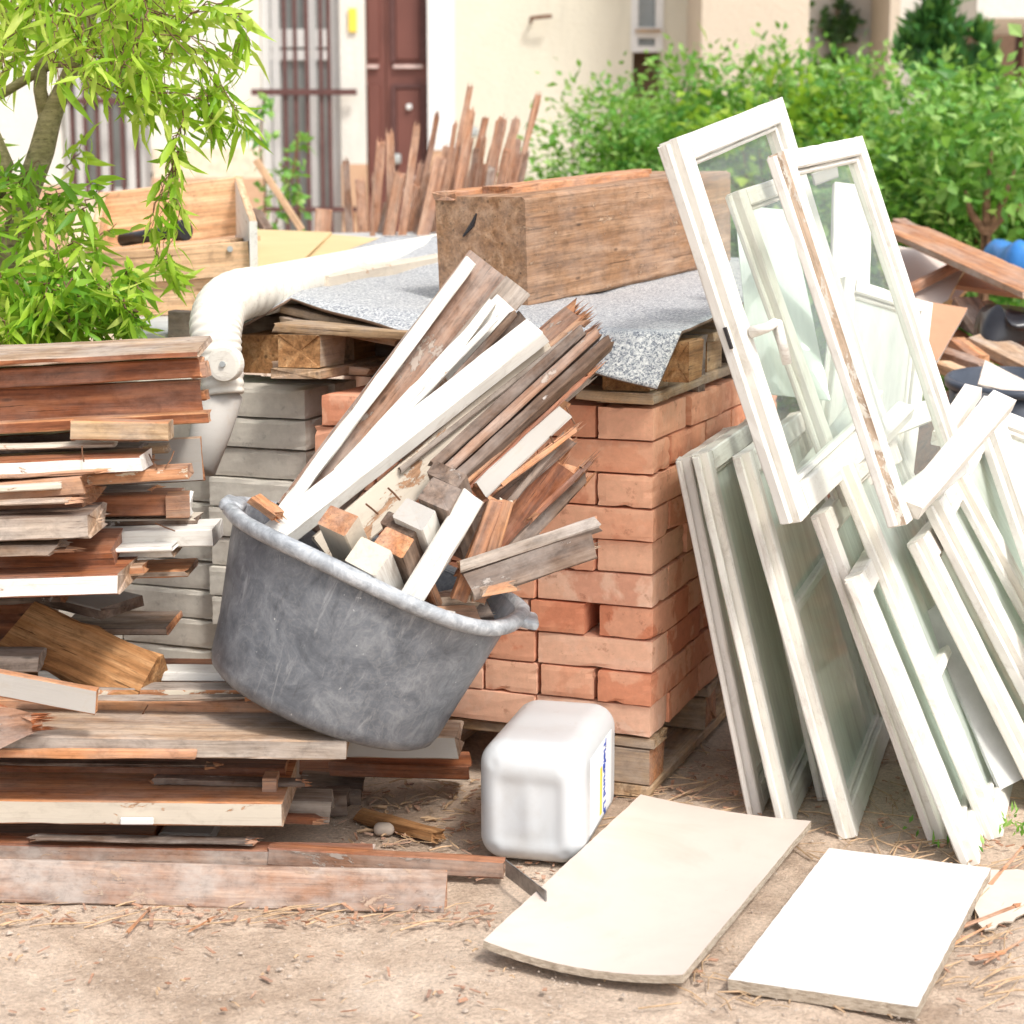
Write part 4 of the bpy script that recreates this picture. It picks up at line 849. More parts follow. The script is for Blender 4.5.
for i, (xr, y0, h, m_, mt) in enumerate(((176, 352, 12, 'greybrown', 'rust'), (190, 398, 20, 'rust', 'rust'), (66, 432, 14, 'greybrown', 'rust'), (128, 444, 9, 'rust', 'orange'), (146, 460, 12, 'greybrown', 'greybrown'), (116, 486, 9, 'brownpaint', 'rust'), (150, 490, 7, 'greybrown', 'grey'),
    (120, 512, 12, 'rust', 'orange'), (104, 524, 10, 'greybrown', 'greybrown'), (160, 526, 6, 'orange', 'orange'), (90, 542, 10, 'rust', 'rust'), (130, 556, 8, 'greybrown', 'brownpaint'), (150, 566, 9, 'rust', 'greybrown'), (60, 596, 8, 'greybrown', 'greybrown'))):
    sl_ = R.uniform(-8, 8); FB(f'added dark filler slat {FIL[i]}', X0, y0+12+sl_, xr, y0, h, 3.40+.05*(i % 3), 3.38+.05*(i % 3), R.uniform(.05, .12), m_, mt, 'orange', rag=.008, jit=.003, **G1)
for i, (x0, y0, x1, y1, h, m_, lb) in enumerate(((-60, 504, 70, 499, 5, 'pale', 'splintery strip lying on the rough red brown board'), (-40, 478, 100, 470, 4, 'orange', 'thin orange lath just under the white painted board'), (20, 700, 250, 697, 4, 'grey', 'thin grey lath in front of the greyish flat board'),
    (-60, 762, 210, 765, 4, 'greybrown', 'thin dark lath under the fibrous board'), (30, 838, 250, 842, 5, 'greybrown', 'thin dark lath on the dirt behind the nearest board'), (-50, 553, 70, 549, 4, 'orange', 'thin orange lath on the splintered pale board'), (150, 778, 300, 782, 8, 'greybrown', 'dark lath end in the shadow gap under the tub'), (200, 812, 318, 818, 9, 'rust', 'red brown lath end beside the grey square timber'))):
    FB(lb, x0, y0, x1, y1, h, 3.10+.04*(i % 4), 3.10+.04*(i % 4), .03, m_, m_, 'orange', rag=.012, jit=.004, **G1)
# nails
def nail(label, a, b, r=.0013):
    tag(link('nail', tube_mesh([a, (Vector(a)+Vector(b))/2+Vector((R.uniform(-.002, .002), 0, R.uniform(-.002, .002))), b], r, 6), [M['rusty']]), label, 'nail')
nail('left of two rusty nails standing crosswise on the patchy strip', P(157, 469, 3.2), P(149, 454, 3.22)); nail('right of two rusty nails standing crosswise on the patchy strip', P(165, 468, 3.2), P(174, 451, 3.22))
nail('bent rusty nail below the hinge board', P(155, 523, 3.28), P(175, 531, 3.27)); nail('rusty nail in the orange pine board', P(141, 717, 3.2), P(148, 705, 3.19)); nail('rusty nail on the white painted board edge', P(84, 462, 3.15), P(82, 446, 3.16))
# under the tub
FB('pinkish grey plank end under the right side of the tub', 330, 735, 456, 737, 25, 3.42, 3.40, .12, 'greypaint', 'pale', 'pale', **G1)
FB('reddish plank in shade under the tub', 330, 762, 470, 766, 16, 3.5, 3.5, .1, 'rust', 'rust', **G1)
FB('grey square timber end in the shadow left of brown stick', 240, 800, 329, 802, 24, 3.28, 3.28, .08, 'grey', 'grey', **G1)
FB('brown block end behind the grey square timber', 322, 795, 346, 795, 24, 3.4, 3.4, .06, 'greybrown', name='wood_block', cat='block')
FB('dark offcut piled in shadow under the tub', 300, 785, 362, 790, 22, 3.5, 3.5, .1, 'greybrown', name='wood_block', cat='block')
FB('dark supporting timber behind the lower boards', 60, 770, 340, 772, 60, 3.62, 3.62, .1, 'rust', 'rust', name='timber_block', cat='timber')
plank('driftwood_stick', 'split brown stick lying on the dirt under the tub', G(360, 815, .012), G(438, 836, .014), .035, .026, m='ochre', cat='stick', rag=.01, jit=.008, taper=.9)
me = rbox(.02, .014, .012, .011, 4); tag(link('pebble', me, [M['stone']], None, Matrix.Translation(G(384, 829, .009)), True), 'grey pebble beside the brown stick', 'stone')

# ================================================================== TUB
tb_c = P(321, 704, 3.25); tilt = Matrix.Rotation(rad(21.8), 4, 'Y') @ Matrix.Rotation(rad(-3.0), 4, 'X')
tbm = Matrix.Translation(tb_c) @ tilt
tub = empty('mortar_tub', tb_c, 'large scuffed grey black mortar tub tilted right, filled with wood scraps', 'tub'); bpy.context.view_layer.update()
prof = [(0, -.0), (.17, 0), (.204, .002), (.218, .012), (.224, .03), (.232, .10), (.243, .17), (.254, .235), (.260, .272), (.262, .29)]
inner = [(.256, .29), (.248, .235), (.237, .17), (.226, .10), (.213, .035), (.195, .02), (0, .014)]
def lathe(pr, n=120, fn=None):
    vs = []; fs = []
    for r, z in pr:
        for j in range(n):
            th = 2*math.pi*j/n; v = Vector((r*math.cos(th), r*math.sin(th), z)); vs.append(fn(v, th) if fn else v)
    for i in range(len(pr)-1):
        for j in range(n): a = i*n+j; b = i*n+(j+1) % n; fs.append((a, b, b+n, a+n))
    return mesh('lathe', vs, fs)
def wav(v, th): 
    k = v.z/.29; v.z += k*(.006*math.sin(th*3+1)+.005*math.sin(th*2)); v.x *= 1+.045*k; v.y *= 1-.03*k; 
    s = 1+.012*math.sin(th*5+v.z*20)*k; v.x *= s; v.y *= s; return v
link('shell', lathe(prof+inner, 120, wav), [M['tub']], tub, tbm, True)
rimp = [(.255, .286), (.261, .274), (.272, .270), (.280, .275), (.283, .286), (.279, .295), (.269, .299), (.258, .296), (.255, .286)]
def wavr(v, th):
    v = wav(v, th); e = max(0, math.cos(th))**14+max(0, -math.cos(th))**14; f = 1+.015*e; v.x *= f; v.z += .006*e ; return v
link('rim', lathe(rimp, 120, wavr), [M['rim']], tub, tbm, True)
hm = rbox(.024, .055, .010, .009, 5); link('handle', hm, [M['rim']], tub, tbm @ Matrix.Translation((.294, 0, .288)) @ Matrix.Rotation(rad(-8), 4, 'Y'), True)
hm2 = rbox(.022, .045, .012, .010, 5); link('handle', hm2, [M['rim']], tub, tbm @ Matrix.Translation((-.283, 0, .288)), True)
# contents: planks given by visible endpoints (pixels) and depths; lower ends reach down into the tub
TG = dict(group='wood scraps standing in the tub')
def TP(label, x0, y0, x1, y1, Y0, Y1, w_, t_, ext=.12, m='white', top=None, end=None, up=(.3, -1, .3), name='board', cat='board', **k):
    a = P(x0, y0, Y0); b = P(x1, y1, Y1); a = a+(a-b).normalized()*ext
    return plank(name, label, a, b, w_, t_, up, m, top, end, cat=cat, **TG, **k)
# back-left: brown face board with white edge
TP('wide board with brown face and white left edge, leftmost in the tub', 318, 500, 492, 270, 3.30, 3.50, .115, .022, .05, 'white', 'brownpaint', 'brownpaint', up=(.10, -1, .15), rag=.002)
TP('white strip edge along the brown wide board', 292, 500, 470, 262, 3.26, 3.46, .026, .03, .05, 'whiteclean', up=(.1, -1, .2), rag=.002)
TP('white moulded strip between brown board and big white board', 380, 440, 506, 305, 3.34, 3.46, .05, .03, .1, 'white', 'white', 'orange', up=(.0, -1, .35), rag=.004)
TP('narrow white bead next to the moulded strip', 392, 440, 492, 303, 3.30, 3.42, .018, .03, .1, 'whiteclean', up=(.0, -1, .35), rag=.003)
TP('dark wooden block end with a nail hole above the white strip', 485, 325, 517, 287, 3.45, 3.48, .06, .03, .1, 'greybrown', 'grey', 'greybrown', up=(.2, -1, .3), rag=.002, name='wood_block', cat='block')
TP('brown slat behind the big white board', 440, 420, 522, 318, 3.45, 3.50, .03, .03, .1, 'greybrown', up=(.2, -1, .3))
TP('biggest white board with bright upper face, centre of the tub', 288, 527, 538, 330, 3.18, 3.36, .062, .030, .06, 'whiteclean', 'whiteclean', 'orange', up=(-.35, -.6, .75), rag=.005)
TP('cream lower face of the biggest white board', 342, 538, 556, 354, 3.20, 3.38, .072, .022, .04, 'cream', 'cream', 'cream', up=(.25, -1, .12), rag=.004)
TP('splintered reddish stub at the tip of the white board', 530, 350, 577, 312, 3.42, 3.44, .05, .03, .05, 'rust', 'brownpaint', 'orange', rag=.018, jit=.008)
TP('orange splintered stub beside the reddish stub', 550, 348, 584, 320, 3.40, 3.42, .02, .02, .05, 'orange', rag=.015, jit=.004)
TP('grey brown rail, upper of three dark rails', 434, 466, 582, 332, 3.20, 3.36, .022, .03, .0, 'greybrown', 'greybrown', 'greybrown', up=(.1, -1, .5))
TP('dirty brown rail, middle of three dark rails', 445, 473, 597, 334, 3.19, 3.35, .020, .03, .0, 'greybrown', 'brownpaint', 'rust', up=(.1, -1, .5))
TP('dark brown rail, lowest of three dark rails', 456, 481, 609, 343, 3.18, 3.34, .022, .032, .0, 'greybrown', 'greybrown', 'rust', up=(.0, -.9, .7), rag=.006)
TP('grey faced slat with the sheared tip', 548, 412, 588, 378, 3.36, 3.38, .02, .015, .1, 'grey', rag=.01)
TP('orange edge of the white batten', 468, 480, 548, 405, 3.20, 3.31, .014, .03, .02, 'orange', up=(.1, -1, .3), rag=.004)
TP('white batten with grey face and raw orange edge', 478, 492, 562, 413, 3.19, 3.30, .036, .03, .0, 'orange', 'greypaint', 'orange', up=(.15, -1, .2), rag=.004)
TP('small orange peg at tip of white batten', 552, 418, 566, 402, 3.33, 3.34, .022, .02, .03, 'orange', rag=.002, name='wood_block', cat='block')
TP('orange rough slat below the white batten', 500, 500, 568, 440, 3.26, 3.32, .03, .02, .12, 'orange', 'brownpaint', rag=.012)
TP('dark brown rotten plank with orange grain', 505, 540, 562, 462, 3.27, 3.32, .085, .022, .10, 'rust', 'rust', 'orange', up=(.2, -1, .1), rag=.018, jit=.008)
TP('dark edged split plank beside the rotten plank', 528, 535, 582, 478, 3.24, 3.30, .03, .03, .10, 'greybrown', 'greybrown', 'orange', up=(.2, -1, .3), rag=.014, jit=.004)
TP('white board end with orange wear, front of the tub', 423, 580, 474, 496, 3.08, 3.10, .044, .026, .09, 'white', 'white', 'white', up=(-.05, -1, .25), rag=.003)
TP('orange faced plank in front, right of white board end', 464, 584, 496, 500, 3.13, 3.13, .028, .026, .03, 'orange', 'orange', 'orange', up=(.25, -1, .15), rag=.003)
TP('cream edge board beside the orange faced plank', 482, 586, 506, 500, 3.15, 3.15, .026, .022, .03, 'cream', 'orange', 'cream', up=(.25, -1, .15), rag=.003)
TP('whitish slat pointing right over the tub rim', 488, 560, 598, 524, 3.12, 3.16, .026, .022, .05, 'greybrown', 'grey', 'orange', up=(.1, -.7, .7), rag=.005)
TP('grey flat slat pointing right, lowest over the rim', 496, 578, 592, 545, 3.10, 3.15, .052, .014, .05, 'greybrown', 'greybrown', 'pale', up=(.1, -1, .3), rag=.008, jit=.003)
TP('torn pale stub near the right handle', 490, 590, 512, 586, 3.07, 3.09, .02, .015, .01, 'pale', 'orange', rag=.012, jit=.006)
TP('thin grey slat lying in the groove between white board and rails', 400, 470, 574, 333, 3.24, 3.39, .012, .02, .0, 'grey', 'grey', rag=.006)
TP('thin splintered red strip between rails and batten', 470, 486, 590, 372, 3.19, 3.33, .012, .018, .0, 'rust', 'rust', 'orange', rag=.02, jit=.004)
TP('thin orange strip beside the grey batten', 500, 486, 575, 430, 3.20, 3.29, .014, .016, .0, 'orange', 'orange', rag=.014, jit=.003)
TP('dark splintered strip above the rotten plank', 508, 505, 560, 440, 3.22, 3.29, .016, .014, .0, 'greybrown', 'greybrown', 'orange', rag=.02, jit=.004)
TP('narrow rotten lath at the right of the bundle', 530, 520, 586, 466, 3.22, 3.28, .014, .014, .0, 'rust', 'rust', 'orange', rag=.02, jit=.004)
TP('thin white slat leaning on the brown wide board', 350, 470, 496, 318, 3.24, 3.40, .012, .02, .0, 'white', 'white', rag=.006)
TP('dark strip in the gap right of the white moulded strip', 400, 440, 514, 314, 3.26, 3.42, .016, .02, .0, 'greybrown', 'greybrown', rag=.004)
TP('orange toothed strip with splintered tip near the red stub', 540, 372, 592, 332, 3.34, 3.38, .016, .014, .0, 'rust', 'orange', 'orange', rag=.016, jit=.004)
# square block ends packed in the middle
def BE(label, x, y, w_, h_, Y, m, mend, rz=-38):
    a = P(x, y, Y); dx = Vector((.74, .30, .42)).normalized(); dirn = Vector((-.15, -.72, .68)).normalized()
    xx = Vector((math.cos(rad(rz)), 0, math.sin(rad(rz)))); 
    b = a-dirn*.16; o_ = plank('wood_block', label, b, a, w_, h_, xx.cross(dirn), m, None, mend, cat='block', rag=.002, **TG); return o_
BE('brown square block end with nail hole among the packed ends', 440, 494, .066, .05, 3.10, 'greybrown', 'greybrown')
BE('pale painted square block end between two brown ones', 414, 514, .064, .045, 3.08, 'white', 'greypaint')
BE('reddish square block end low in the tub', 394, 542, .062, .042, 3.05, 'greybrown', 'orange')
BE('cream block end touching the front rim', 368, 556, .066, .055, 3.03, 'white', 'cream')
BE('raw orange broken block end at left of the packed ends', 338, 520, .062, .045, 3.06, 'cream', 'orange')
BE('dark shadowed block end at upper right of the packed ends', 447, 474, .07, .03, 3.13, 'greybrown', 'greybrown')
BE('dark thin block end under the pale painted one', 400, 524, .07, .03, 3.09, 'greybrown', 'greybrown')
BE('small orange chip end near the front rim', 420, 566, .03, .02, 3.09, 'orange', 'orange')
for lb, a, b in (('nail sticking from the reddish block among packed ends', (378, 514, 3.08), (366, 504, 3.06)), ('nail beside the white splinter in the tub', (400, 500, 3.1), (388, 488, 3.08)), ('nail pointing down at tip of white batten', (566, 406, 3.3), (575, 424, 3.29)), ('nail on the split plank at right', (575, 482, 3.25), (584, 472, 3.24)), ('nail at the tip of rotten plank', (556, 450, 3.26), (550, 436, 3.26))):
    nail(lb, P(*a), P(*b), .0018)
plank('wood_chip', 'small brown wood chip inside the left rim of the tub', P(256, 500, 3.2), P(278, 516, 3.16), .03, .02, m='orange', cat='chip', rag=.01, jit=.008)

for i, (a_, b_, w_, m_) in enumerate((((-.02, -.20, .20), (.20, -.10, .275), .045, 'orange'), ((.02, -.12, .20), (.225, .0, .275), .05, 'greybrown'), ((-.1, -.1, .2), (.16, -.16, .262), .035, 'white'), ((.06, .02, .2), (.21, .12, .28), .05, 'brownpaint'), ((.0, -.17, .22), (.19, -.03, .285), .022, 'pale'))):
    plank('wood_offcut', ['orange offcut lying low inside the right half of the tub', 'dark offcut lying low against the right tub wall', 'whitish offcut lying low behind the front rim', 'brown offcut low at the back of the tub', 'thin pale slat lying low inside the tub'][i], tbm @ Vector(a_), tbm @ Vector(b_), w_, .025, up=(.2, -.5, 1), m=m_, cat='offcut', rag=.008, jit=.003, **TG)
# ================================================================== CANISTER
cb = G(478, 848); azi = rad(14); cx = Vector((math.cos(azi), -math.sin(azi), 0)); cy = Vector((math.sin(azi), math.cos(azi), 0))
CW, CD, CHh = .099, .178, .113
cc_ = G(528, 868)+cy*(CD-.0)+Vector((0, 0, CHh+.001))
cm = mat_from(cc_, cx, cy, Vector((0, 0, 1)))
can = empty('canister', cc_-Vector((0, 0, CHh)), 'white plastic canister lying on its side before the brick stack', 'canister'); bpy.context.view_layer.update()
def canf(p):
    if p.y < -CD+.03:      # moulded base facing the camera
        f = max(0, min(1, (-CD+.03-p.y)/.02)); d = 0
        sq = lambda a, w, k: 1/(1+math.exp((abs(a)-w)/k))
        d += .007*sq(p.x, .058, .004)*sq(p.z+.012, .062, .005)
        d -= .005*sq(p.x, .012, .006)*sq(p.z+.012, .05, .008)
        for qx in (-.066, .066): d += .003*math.exp(-((p.x-qx)**2+(p.z+.085)**2)/.00006)+.003*math.exp(-((p.x-qx)**2+(p.z-.078)**2)/.00006)
        p = p+Vector((0, d*f, 0))
    e = .004*math.sin(p.y*40)*(abs(p.z) > CHh-.01)
    return p+Vector((0, 0, e*.3))
link('body', rbox(CW, CD, CHh, .046, 34, canf), [M['can']], can, cm, True)
link('cap', tube_mesh([Vector((0, CD-.005, .06)), Vector((0, CD+.012, .06)), Vector((0, CD+.03, .06))], [.026, .026, .024], 24), [M['labelwhite']], can, cm)
lab = bevel(boxes([(-.0004, .0006, -.10, .10, -.072, .075)]), .0002, 1)
lo = link('label', lab, [M['labelwhite']], can, cm @ Matrix.Translation((CW, 0.0, 0)))
def labm(y, z, off_=.0012): return cm @ Matrix.Translation((CW+off_, y, z)) @ Matrix(((0, 0, 1, 0), (0, 1, 0, 0), (-1, 0, 0, 0), (0, 0, 0, 1)))
# text reading down the side of the label
tm = cm @ Matrix.Translation((CW+.0012, .030, .0)) @ Matrix(((0, 0, 1, 0), (0, 1, 0, 0), (-1, 0, 0, 0), (0, 0, 0, 1)))
bpy.context.view_layer.update()
mtext('lettering', 'Tiefgrund LF', 'blue', .029, tm, can)
link('stripe', boxes([(.0006, .0016, -.012, .004, -.062, .03)]), [M['yellow']], can, cm @ Matrix.Translation((CW, 0, 0)))

# ================================================================== FLAT BOARDS
def bf(u, v): return Vector((0, 0, -.018*4*u*(1-u)*(.4+.6*v)+.018))
slab('fibreboard', 'large cream fibreboard panel lying warped on the dirt', 'panel', [G(641, 803, .02), G(811, 830, .03), G(683, 986, .02), G(483, 951, .02)], .013, 'fibre', 'chip', 30, bf)
slab('fibreboard', 'smaller bright white panel lying on the dirt at lower right', 'panel', [G(829, 848, .025), G(991, 868, .025), G(917, 1007, .022), G(728, 979, .022)], .020, 'whiteboard', 'chip', 30)
a = G(506, 868, .03); b_ = G(546, 899, .038)
plank('metal_strip', 'grey metal strip standing on edge between canister and cream panel', a, b_, .003, .03, m='steel', cat='metal strip', rag=.001, jit=.0005, ch=.0005)

# ================================================================== SASHES
def fit(cor, Y0):
    """rectangle from 4 pixel corners TL,TR,BR,BL and depth of BL: parallelogram solve then squared up"""
    rT, rR, rB, rL = [np.array(ray(*c)) for c in cor]
    L = rL*(Y0/rL[1])   # TL*a - TR*b + BR*c = L
    A = np.stack([rT, -rR, rB], 1); s = np.linalg.solve(A, L)
    TL, TR, BR = rT*s[0], rR*s[1], rB*s[2]
    c0 = Vector((0, 0, CAMZ)); BLv = Vector(L)+c0; TLv = Vector(TL)+c0; TRv = Vector(TR)+c0; BRv = Vector(BR)+c0
    u = TLv-BLv; v = BRv-BLv; return BLv, u, v
def sash(label, BL, u, v, sw=.05, th=.035, mats=('sash', 'sash', 'sash'), bars=(), glass='glass', vbars=(), handle=False, name='window_sash', hinges=False, brk=False):
    """u up along stile, v across; frame of members around a glass pane"""
    u = Vector(u); v = Vector(v); H_ = u.length; un = u.normalized(); v = v-un*v.dot(un); Wd = v.length; vn = v.normalized(); nn = un.cross(vn).normalized()
    if nn.y > 0: nn = -nn      # towards the camera
    root = empty(name, BL, label, 'window sash', 'old window sashes stacked at right'); bpy.context.view_layer.update()
    # 'front' face of the members towards nn. plank local: x along, y = up x x, z=thickness dir
    def mem(a, b, nm, wd=sw, m=mats[0], k=0.0, t_=th):
        sd = mats[2] if (nm in ('stile', 'rail') and max(a[1], b[1]) < sw) else mats[0]; p0 = BL+un*a[0]+vn*a[1]-nn*(t_/2+k); p1 = BL+un*b[0]+vn*b[1]-nn*(t_/2+k)
        return plank(nm, None, p0, p1, wd, t_, nn, sd, m, 'sashedge', parent=root, rag=.0015, jit=.0012, ch=.003)
    mem((0, sw/2), (H_, sw/2), 'stile'); mem((0, Wd-sw/2), (H_, Wd-sw/2), 'stile')
    mem((sw*.6, sw), (sw*.6, Wd-sw), 'rail', wd=sw*1.2); mem((H_-sw/2, sw), (H_-sw/2, Wd-sw), 'rail')
    # inner rebate beads give the stepped profile
    bd = .010
    for (a, b) in (((sw, sw+bd/2), (H_-sw, sw+bd/2)), ((sw, Wd-sw-bd/2), (H_-sw, Wd-sw-bd/2)), ((sw*1.2+bd/2, sw+bd), (sw*1.2+bd/2, Wd-sw-bd)), ((H_-sw-bd/2, sw+bd), (H_-sw-bd/2, Wd-sw-bd))):
        mem(a, b, 'bead', wd=bd, k=.010, t_=th-.014)
    # outer overlap lip
    mem((.004, -.007), (H_-.004, -.007), 'lip', wd=.014, k=.016, t_=th-.018, m=mats[0])
    for q in ((.2, .79) if hinges else ()): link('hinge', boxes([(-.002, .001, -.003, .003, -.022, .022)]), [M['sashdirty']], root, mat_from(BL+un*(H_*q)-vn*.0145-nn*.022, vn, -nn, un))
    for q in bars: mem((H_*q, sw), (H_*q, Wd-sw), 'glazing_bar', wd=.022, k=.004, t_=th-.012)
    for q in vbars: mem((sw, Wd*q), (H_-sw, Wd*q), 'glazing_bar', wd=.03, k=.004, t_=th-.010)
    M4 = mat_from(BL-nn*(th*.6), vn, un, vn.cross(un))
    x0, x1, y0, y1 = sw-.004, Wd-sw+.004, sw-.004, H_-sw+.004
    if brk:    # a broken pane keeps only its lower ragged part and upper shard
        vs_ = [(x0, y0, 0), (x1, y0, 0), (x1, y0+.62*(y1-y0), 0), (x0+.7*(x1-x0), y0+.50*(y1-y0), 0), (x0+.45*(x1-x0), y0+.60*(y1-y0), 0), (x0+.2*(x1-x0), y0+.42*(y1-y0), 0), (x0, y0+.55*(y1-y0), 0)]
        me_ = mesh('pane', vs_, [tuple(range(len(vs_)))])
    else: me_ = mesh('pane', [(x0, y0, 0), (x1, y0, 0), (x1, y1, 0), (x0, y1, 0)], [(0, 1, 2, 3)])
    link('pane', me_, [M[glass]], root, M4)
    if handle:
        hb = BL+un*(H_*.49)+vn*(sw*.7)+nn*.004
        hd = link('handle', tube_mesh([hb, hb+nn*.03, hb+nn*.033+vn*.035, hb+nn*.035+vn*.04, hb+nn*.036+vn*.04-Vector((-.02, 0, .075))], [.011, .009, .009, .010, .009], 12), [M['whiteclean']], root, smooth=True)
        link('lock_slot', boxes([(-.0025, .0025, -.003, .003, -.02, .02)]), [M['blackplastic']], root, mat_from(BL+un*(H_*.50)-vn*.0145-nn*.02, vn, -nn, un))
    print('SASH', label[:40], 'H %.2f W %.2f' % (H_, Wd), 'orth %.2f' % (un.dot(Vector(v).normalized())), 'BL', [round(x, 2) for x in BL], 'TL', [round(x, 2) for x in (BL+un*H_)], 'TR', [round(x, 2) for x in (BL+un*H_+vn*Wd)])
    return root
def leanv(bl, tl, az, W, z0=0.0, Y0=None, tilt=0):
    """stile from ground pixel bl to top pixel tl; width direction horizontal at azimuth az degrees from +Y toward +X"""
    BL = G(bl[0], bl[1], z0) if Y0 is None else P(bl[0], bl[1], Y0)
    v = Vector((math.sin(rad(az)), math.cos(rad(az)), math.tan(rad(tilt)))).normalized(); d = ray(*tl); c0 = Vector((0, 0, CAMZ))
    # (c0+d*s-BL).v=0
    s = (BL-c0).dot(v)/d.dot(v); TL = c0+d*s
    return BL, TL-BL, v*W
SD = ('sashdirty', 'sashedge', 'sashdirty'); SC = ('sash', 'sash', 'sashedge'); SW_ = ('whiteclean', 'sash', 'sash')
# lower row, left to right
BLp, u, v = leanv((762, 815), (690, 457), 17, .52); sash('leftmost leaning sash with flaking white stile against the bricks', BLp, u, v, .045, .03, SD, glass='glassdustsheen')
BLp, u, v = leanv((794, 824), (708, 452), 17, .62); sash('second leaning sash from the bricks with tan edge and grey glass', BLp, u, v, .042, .034, ('sash', 'sashedge', 'sashedge'), bars=(), glass='glassdustsheen')
BLp, u, v = leanv((832, 799), (760, 470), 18, .55); sash('sash hidden behind the one with a thin glazing bar', BLp, u, v, .04, .03, SD, glass='glassdustsheen')
BLp, u, v = leanv((857, 837), (750, 452), 17, .72); sash('leaning sash with thin glazing bar, third from the bricks', BLp, u, v, .044, .036, SC, bars=(.58,), glass='glassdustsheen')
BLp, u, v = leanv((946, 843), (826, 512), 18, .60); sash('sash with flaked grey top corner below the handled window', BLp, u, v, .045, .032, SD, glass='glassdustsheen')
BLp, u, v = leanv((1003, 836), (850, 464), 19, .66); sash('long leaning sash with cracked white paint and thin bar, right of centre', BLp, u, v, .042, .036, SC, bars=(.42,), glass='glassdustsheen')
BLp, u, v = leanv((980, 863), (862, 574), 17, .50); sash('shorter front sash whose foot stands nearest the white panel', BLp, u, v, .046, .036, SC, glass='glassdustsheen')
BLp, u, v = leanv((1062, 812), (924, 536), 21, .55); sash('dirty pinkish grey sash leaning at the right, paint worn to wood', BLp, u, v, .055, .04, ('sashdirty', 'sashdirty', 'sashdirty'), glass='glassdustsheen')
BLp, u, v = leanv((1090, 790), (940, 500), 24, .50, tilt=10); sash('white sash right of the dirty pinkish one with wide top rail', BLp, u, v, .05, .04, SW_, glass='glassdustsheen')
BLp, u, v = leanv((1120, 770), (958, 466), 25, .36, tilt=12); sash('white sash with beige inner edge near right border', BLp, u, v, .04, .035, ('whiteclean', 'sashedge', 'sashedge'), glass='glassdustsheen')
BLp, u, v = fit([(985, 402), (1090, 352), (1175, 560), (1068, 640)], 3.5); sash('rearmost white sash cut off by the right border', BLp, u, v, .05, .04, SW_, glass='glassdustsheen')
# board between the sashes
slab('hardboard_panel', 'beige cracked panel seen through the green glass behind thin bar', 'panel', [P(924, 614, 3.62), P(941, 600, 3.66), P(1040, 770, 3.5), P(1000, 790, 3.46)], .006, 'greysheet', 'greysheet', 6)
# upper sashes
def leanx(bl, tl, az, tilt, Y0, trx):
    BL, u, v = leanv(bl, tl, az, 1.0, Y0=Y0, tilt=tilt); T = BL+u-Vector((0, 0, CAMZ)); k = (trx-512)/F
    # ((T+v w).x)/(depth) = k
    w_ = (k*(T.y*cT-T.z*sT)-T.x)/(v.x-k*(v.y*cT-v.z*sT)); return BL, u, v*w_
BLp, u, v = leanx((802, 521), (678, 138), 28.6, 10.4, 3.20, 783); sash('tall white sash with a handle standing on the lower row', BLp, u, v, .046, .04, ('whiteclean', 'sash', 'sash'), handle=True)
BLp, u, v = leanx((908, 524), (785, 150), 28.1, 4.9, 3.17, 863); sash('upper sash with bare tan left edge right of the handled one', BLp, u, v, .036, .036, ('whiteclean', 'sashtan', 'sashtan'))
BLp, u, v = leanx((850, 505), (739, 190), 28, 7, 3.5, 802); sash('dirty flaking sash seen through the handled window', BLp, u, v, .036, .03, SD)
slab('glass_sheet', 'loose pale glass sheet standing behind the dirty sash', 'glass', [P(735, 205, 4.05), P(790, 210, 4.05), P(830, 400, 3.8), P(752, 392, 3.8)], .004, 'glassdustsheen', 'glassdustsheen', 4)
plank('board', 'upright white board seen through the right upper sash', P(842, 330, 4.1), P(846, 186, 4.2), .06, .03, up=(0, -1, 0), m='whiteclean')
plank('board', 'narrow white strip beside the upright white board', P(861, 330, 4.1), P(864, 187, 4.2), .035, .03, up=(0, -1, 0), m='whiteclean')
plank('board', 'grey white crossboard behind upper right sash', P(812, 180, 4.2), P(836, 171, 4.2), .03, .03, up=(0, -1, 0), m='greypaint')
sash('pale sash lying low behind the two upper sashes', P(822, 470, 3.9), P(846, 276, 4.05)-P(822, 470, 3.9), P(915, 470, 4.0)-P(822, 470, 3.9), .03, .03, SC, glass='glassdustsheen')
# jumble of frame pieces at right
plank('frame_piece', 'white frame rail with metal fitting behind the upper sash foot', P(805, 480, 3.55), P(872, 395, 3.9), .05, .035, up=(-.3, -.8, .5), m='sash', cat='frame piece')
plank('frame_piece', 'white frame corner piece right of upper sash', P(908, 509, 3.20), P(1003, 400, 3.55), .050, .03, up=(-.35, -.9, .25), m='sash', top='sashdirty', cat='frame piece')
plank('frame_piece', 'short white frame stub below the dark pot', P(940, 440, 3.7), P(972, 392, 3.85), .04, .03, up=(-.3, -.7, .6), m='sashdirty', end='sash', cat='frame piece', rag=.006)
plank('frame_piece', 'white chipped frame end between stub and right rail', P(955, 450, 3.6), P(992, 402, 3.75), .035, .03, up=(-.3, -.7, .6), m='sash', cat='frame piece', rag=.008)
plank('frame_piece', 'pale frame rail behind the glass of upper right sash', P(838, 446, 3.75), P(935, 408, 3.95), .05, .03, up=(-.1, -1, .2), m='sash', cat='frame piece', rag=.005)
plank('frame_piece', 'long white rail under the pale frame rail', P(840, 478, 3.5), P(905, 410, 3.8), .04, .03, up=(-.3, -.8, .5), m='whiteclean', cat='frame piece')

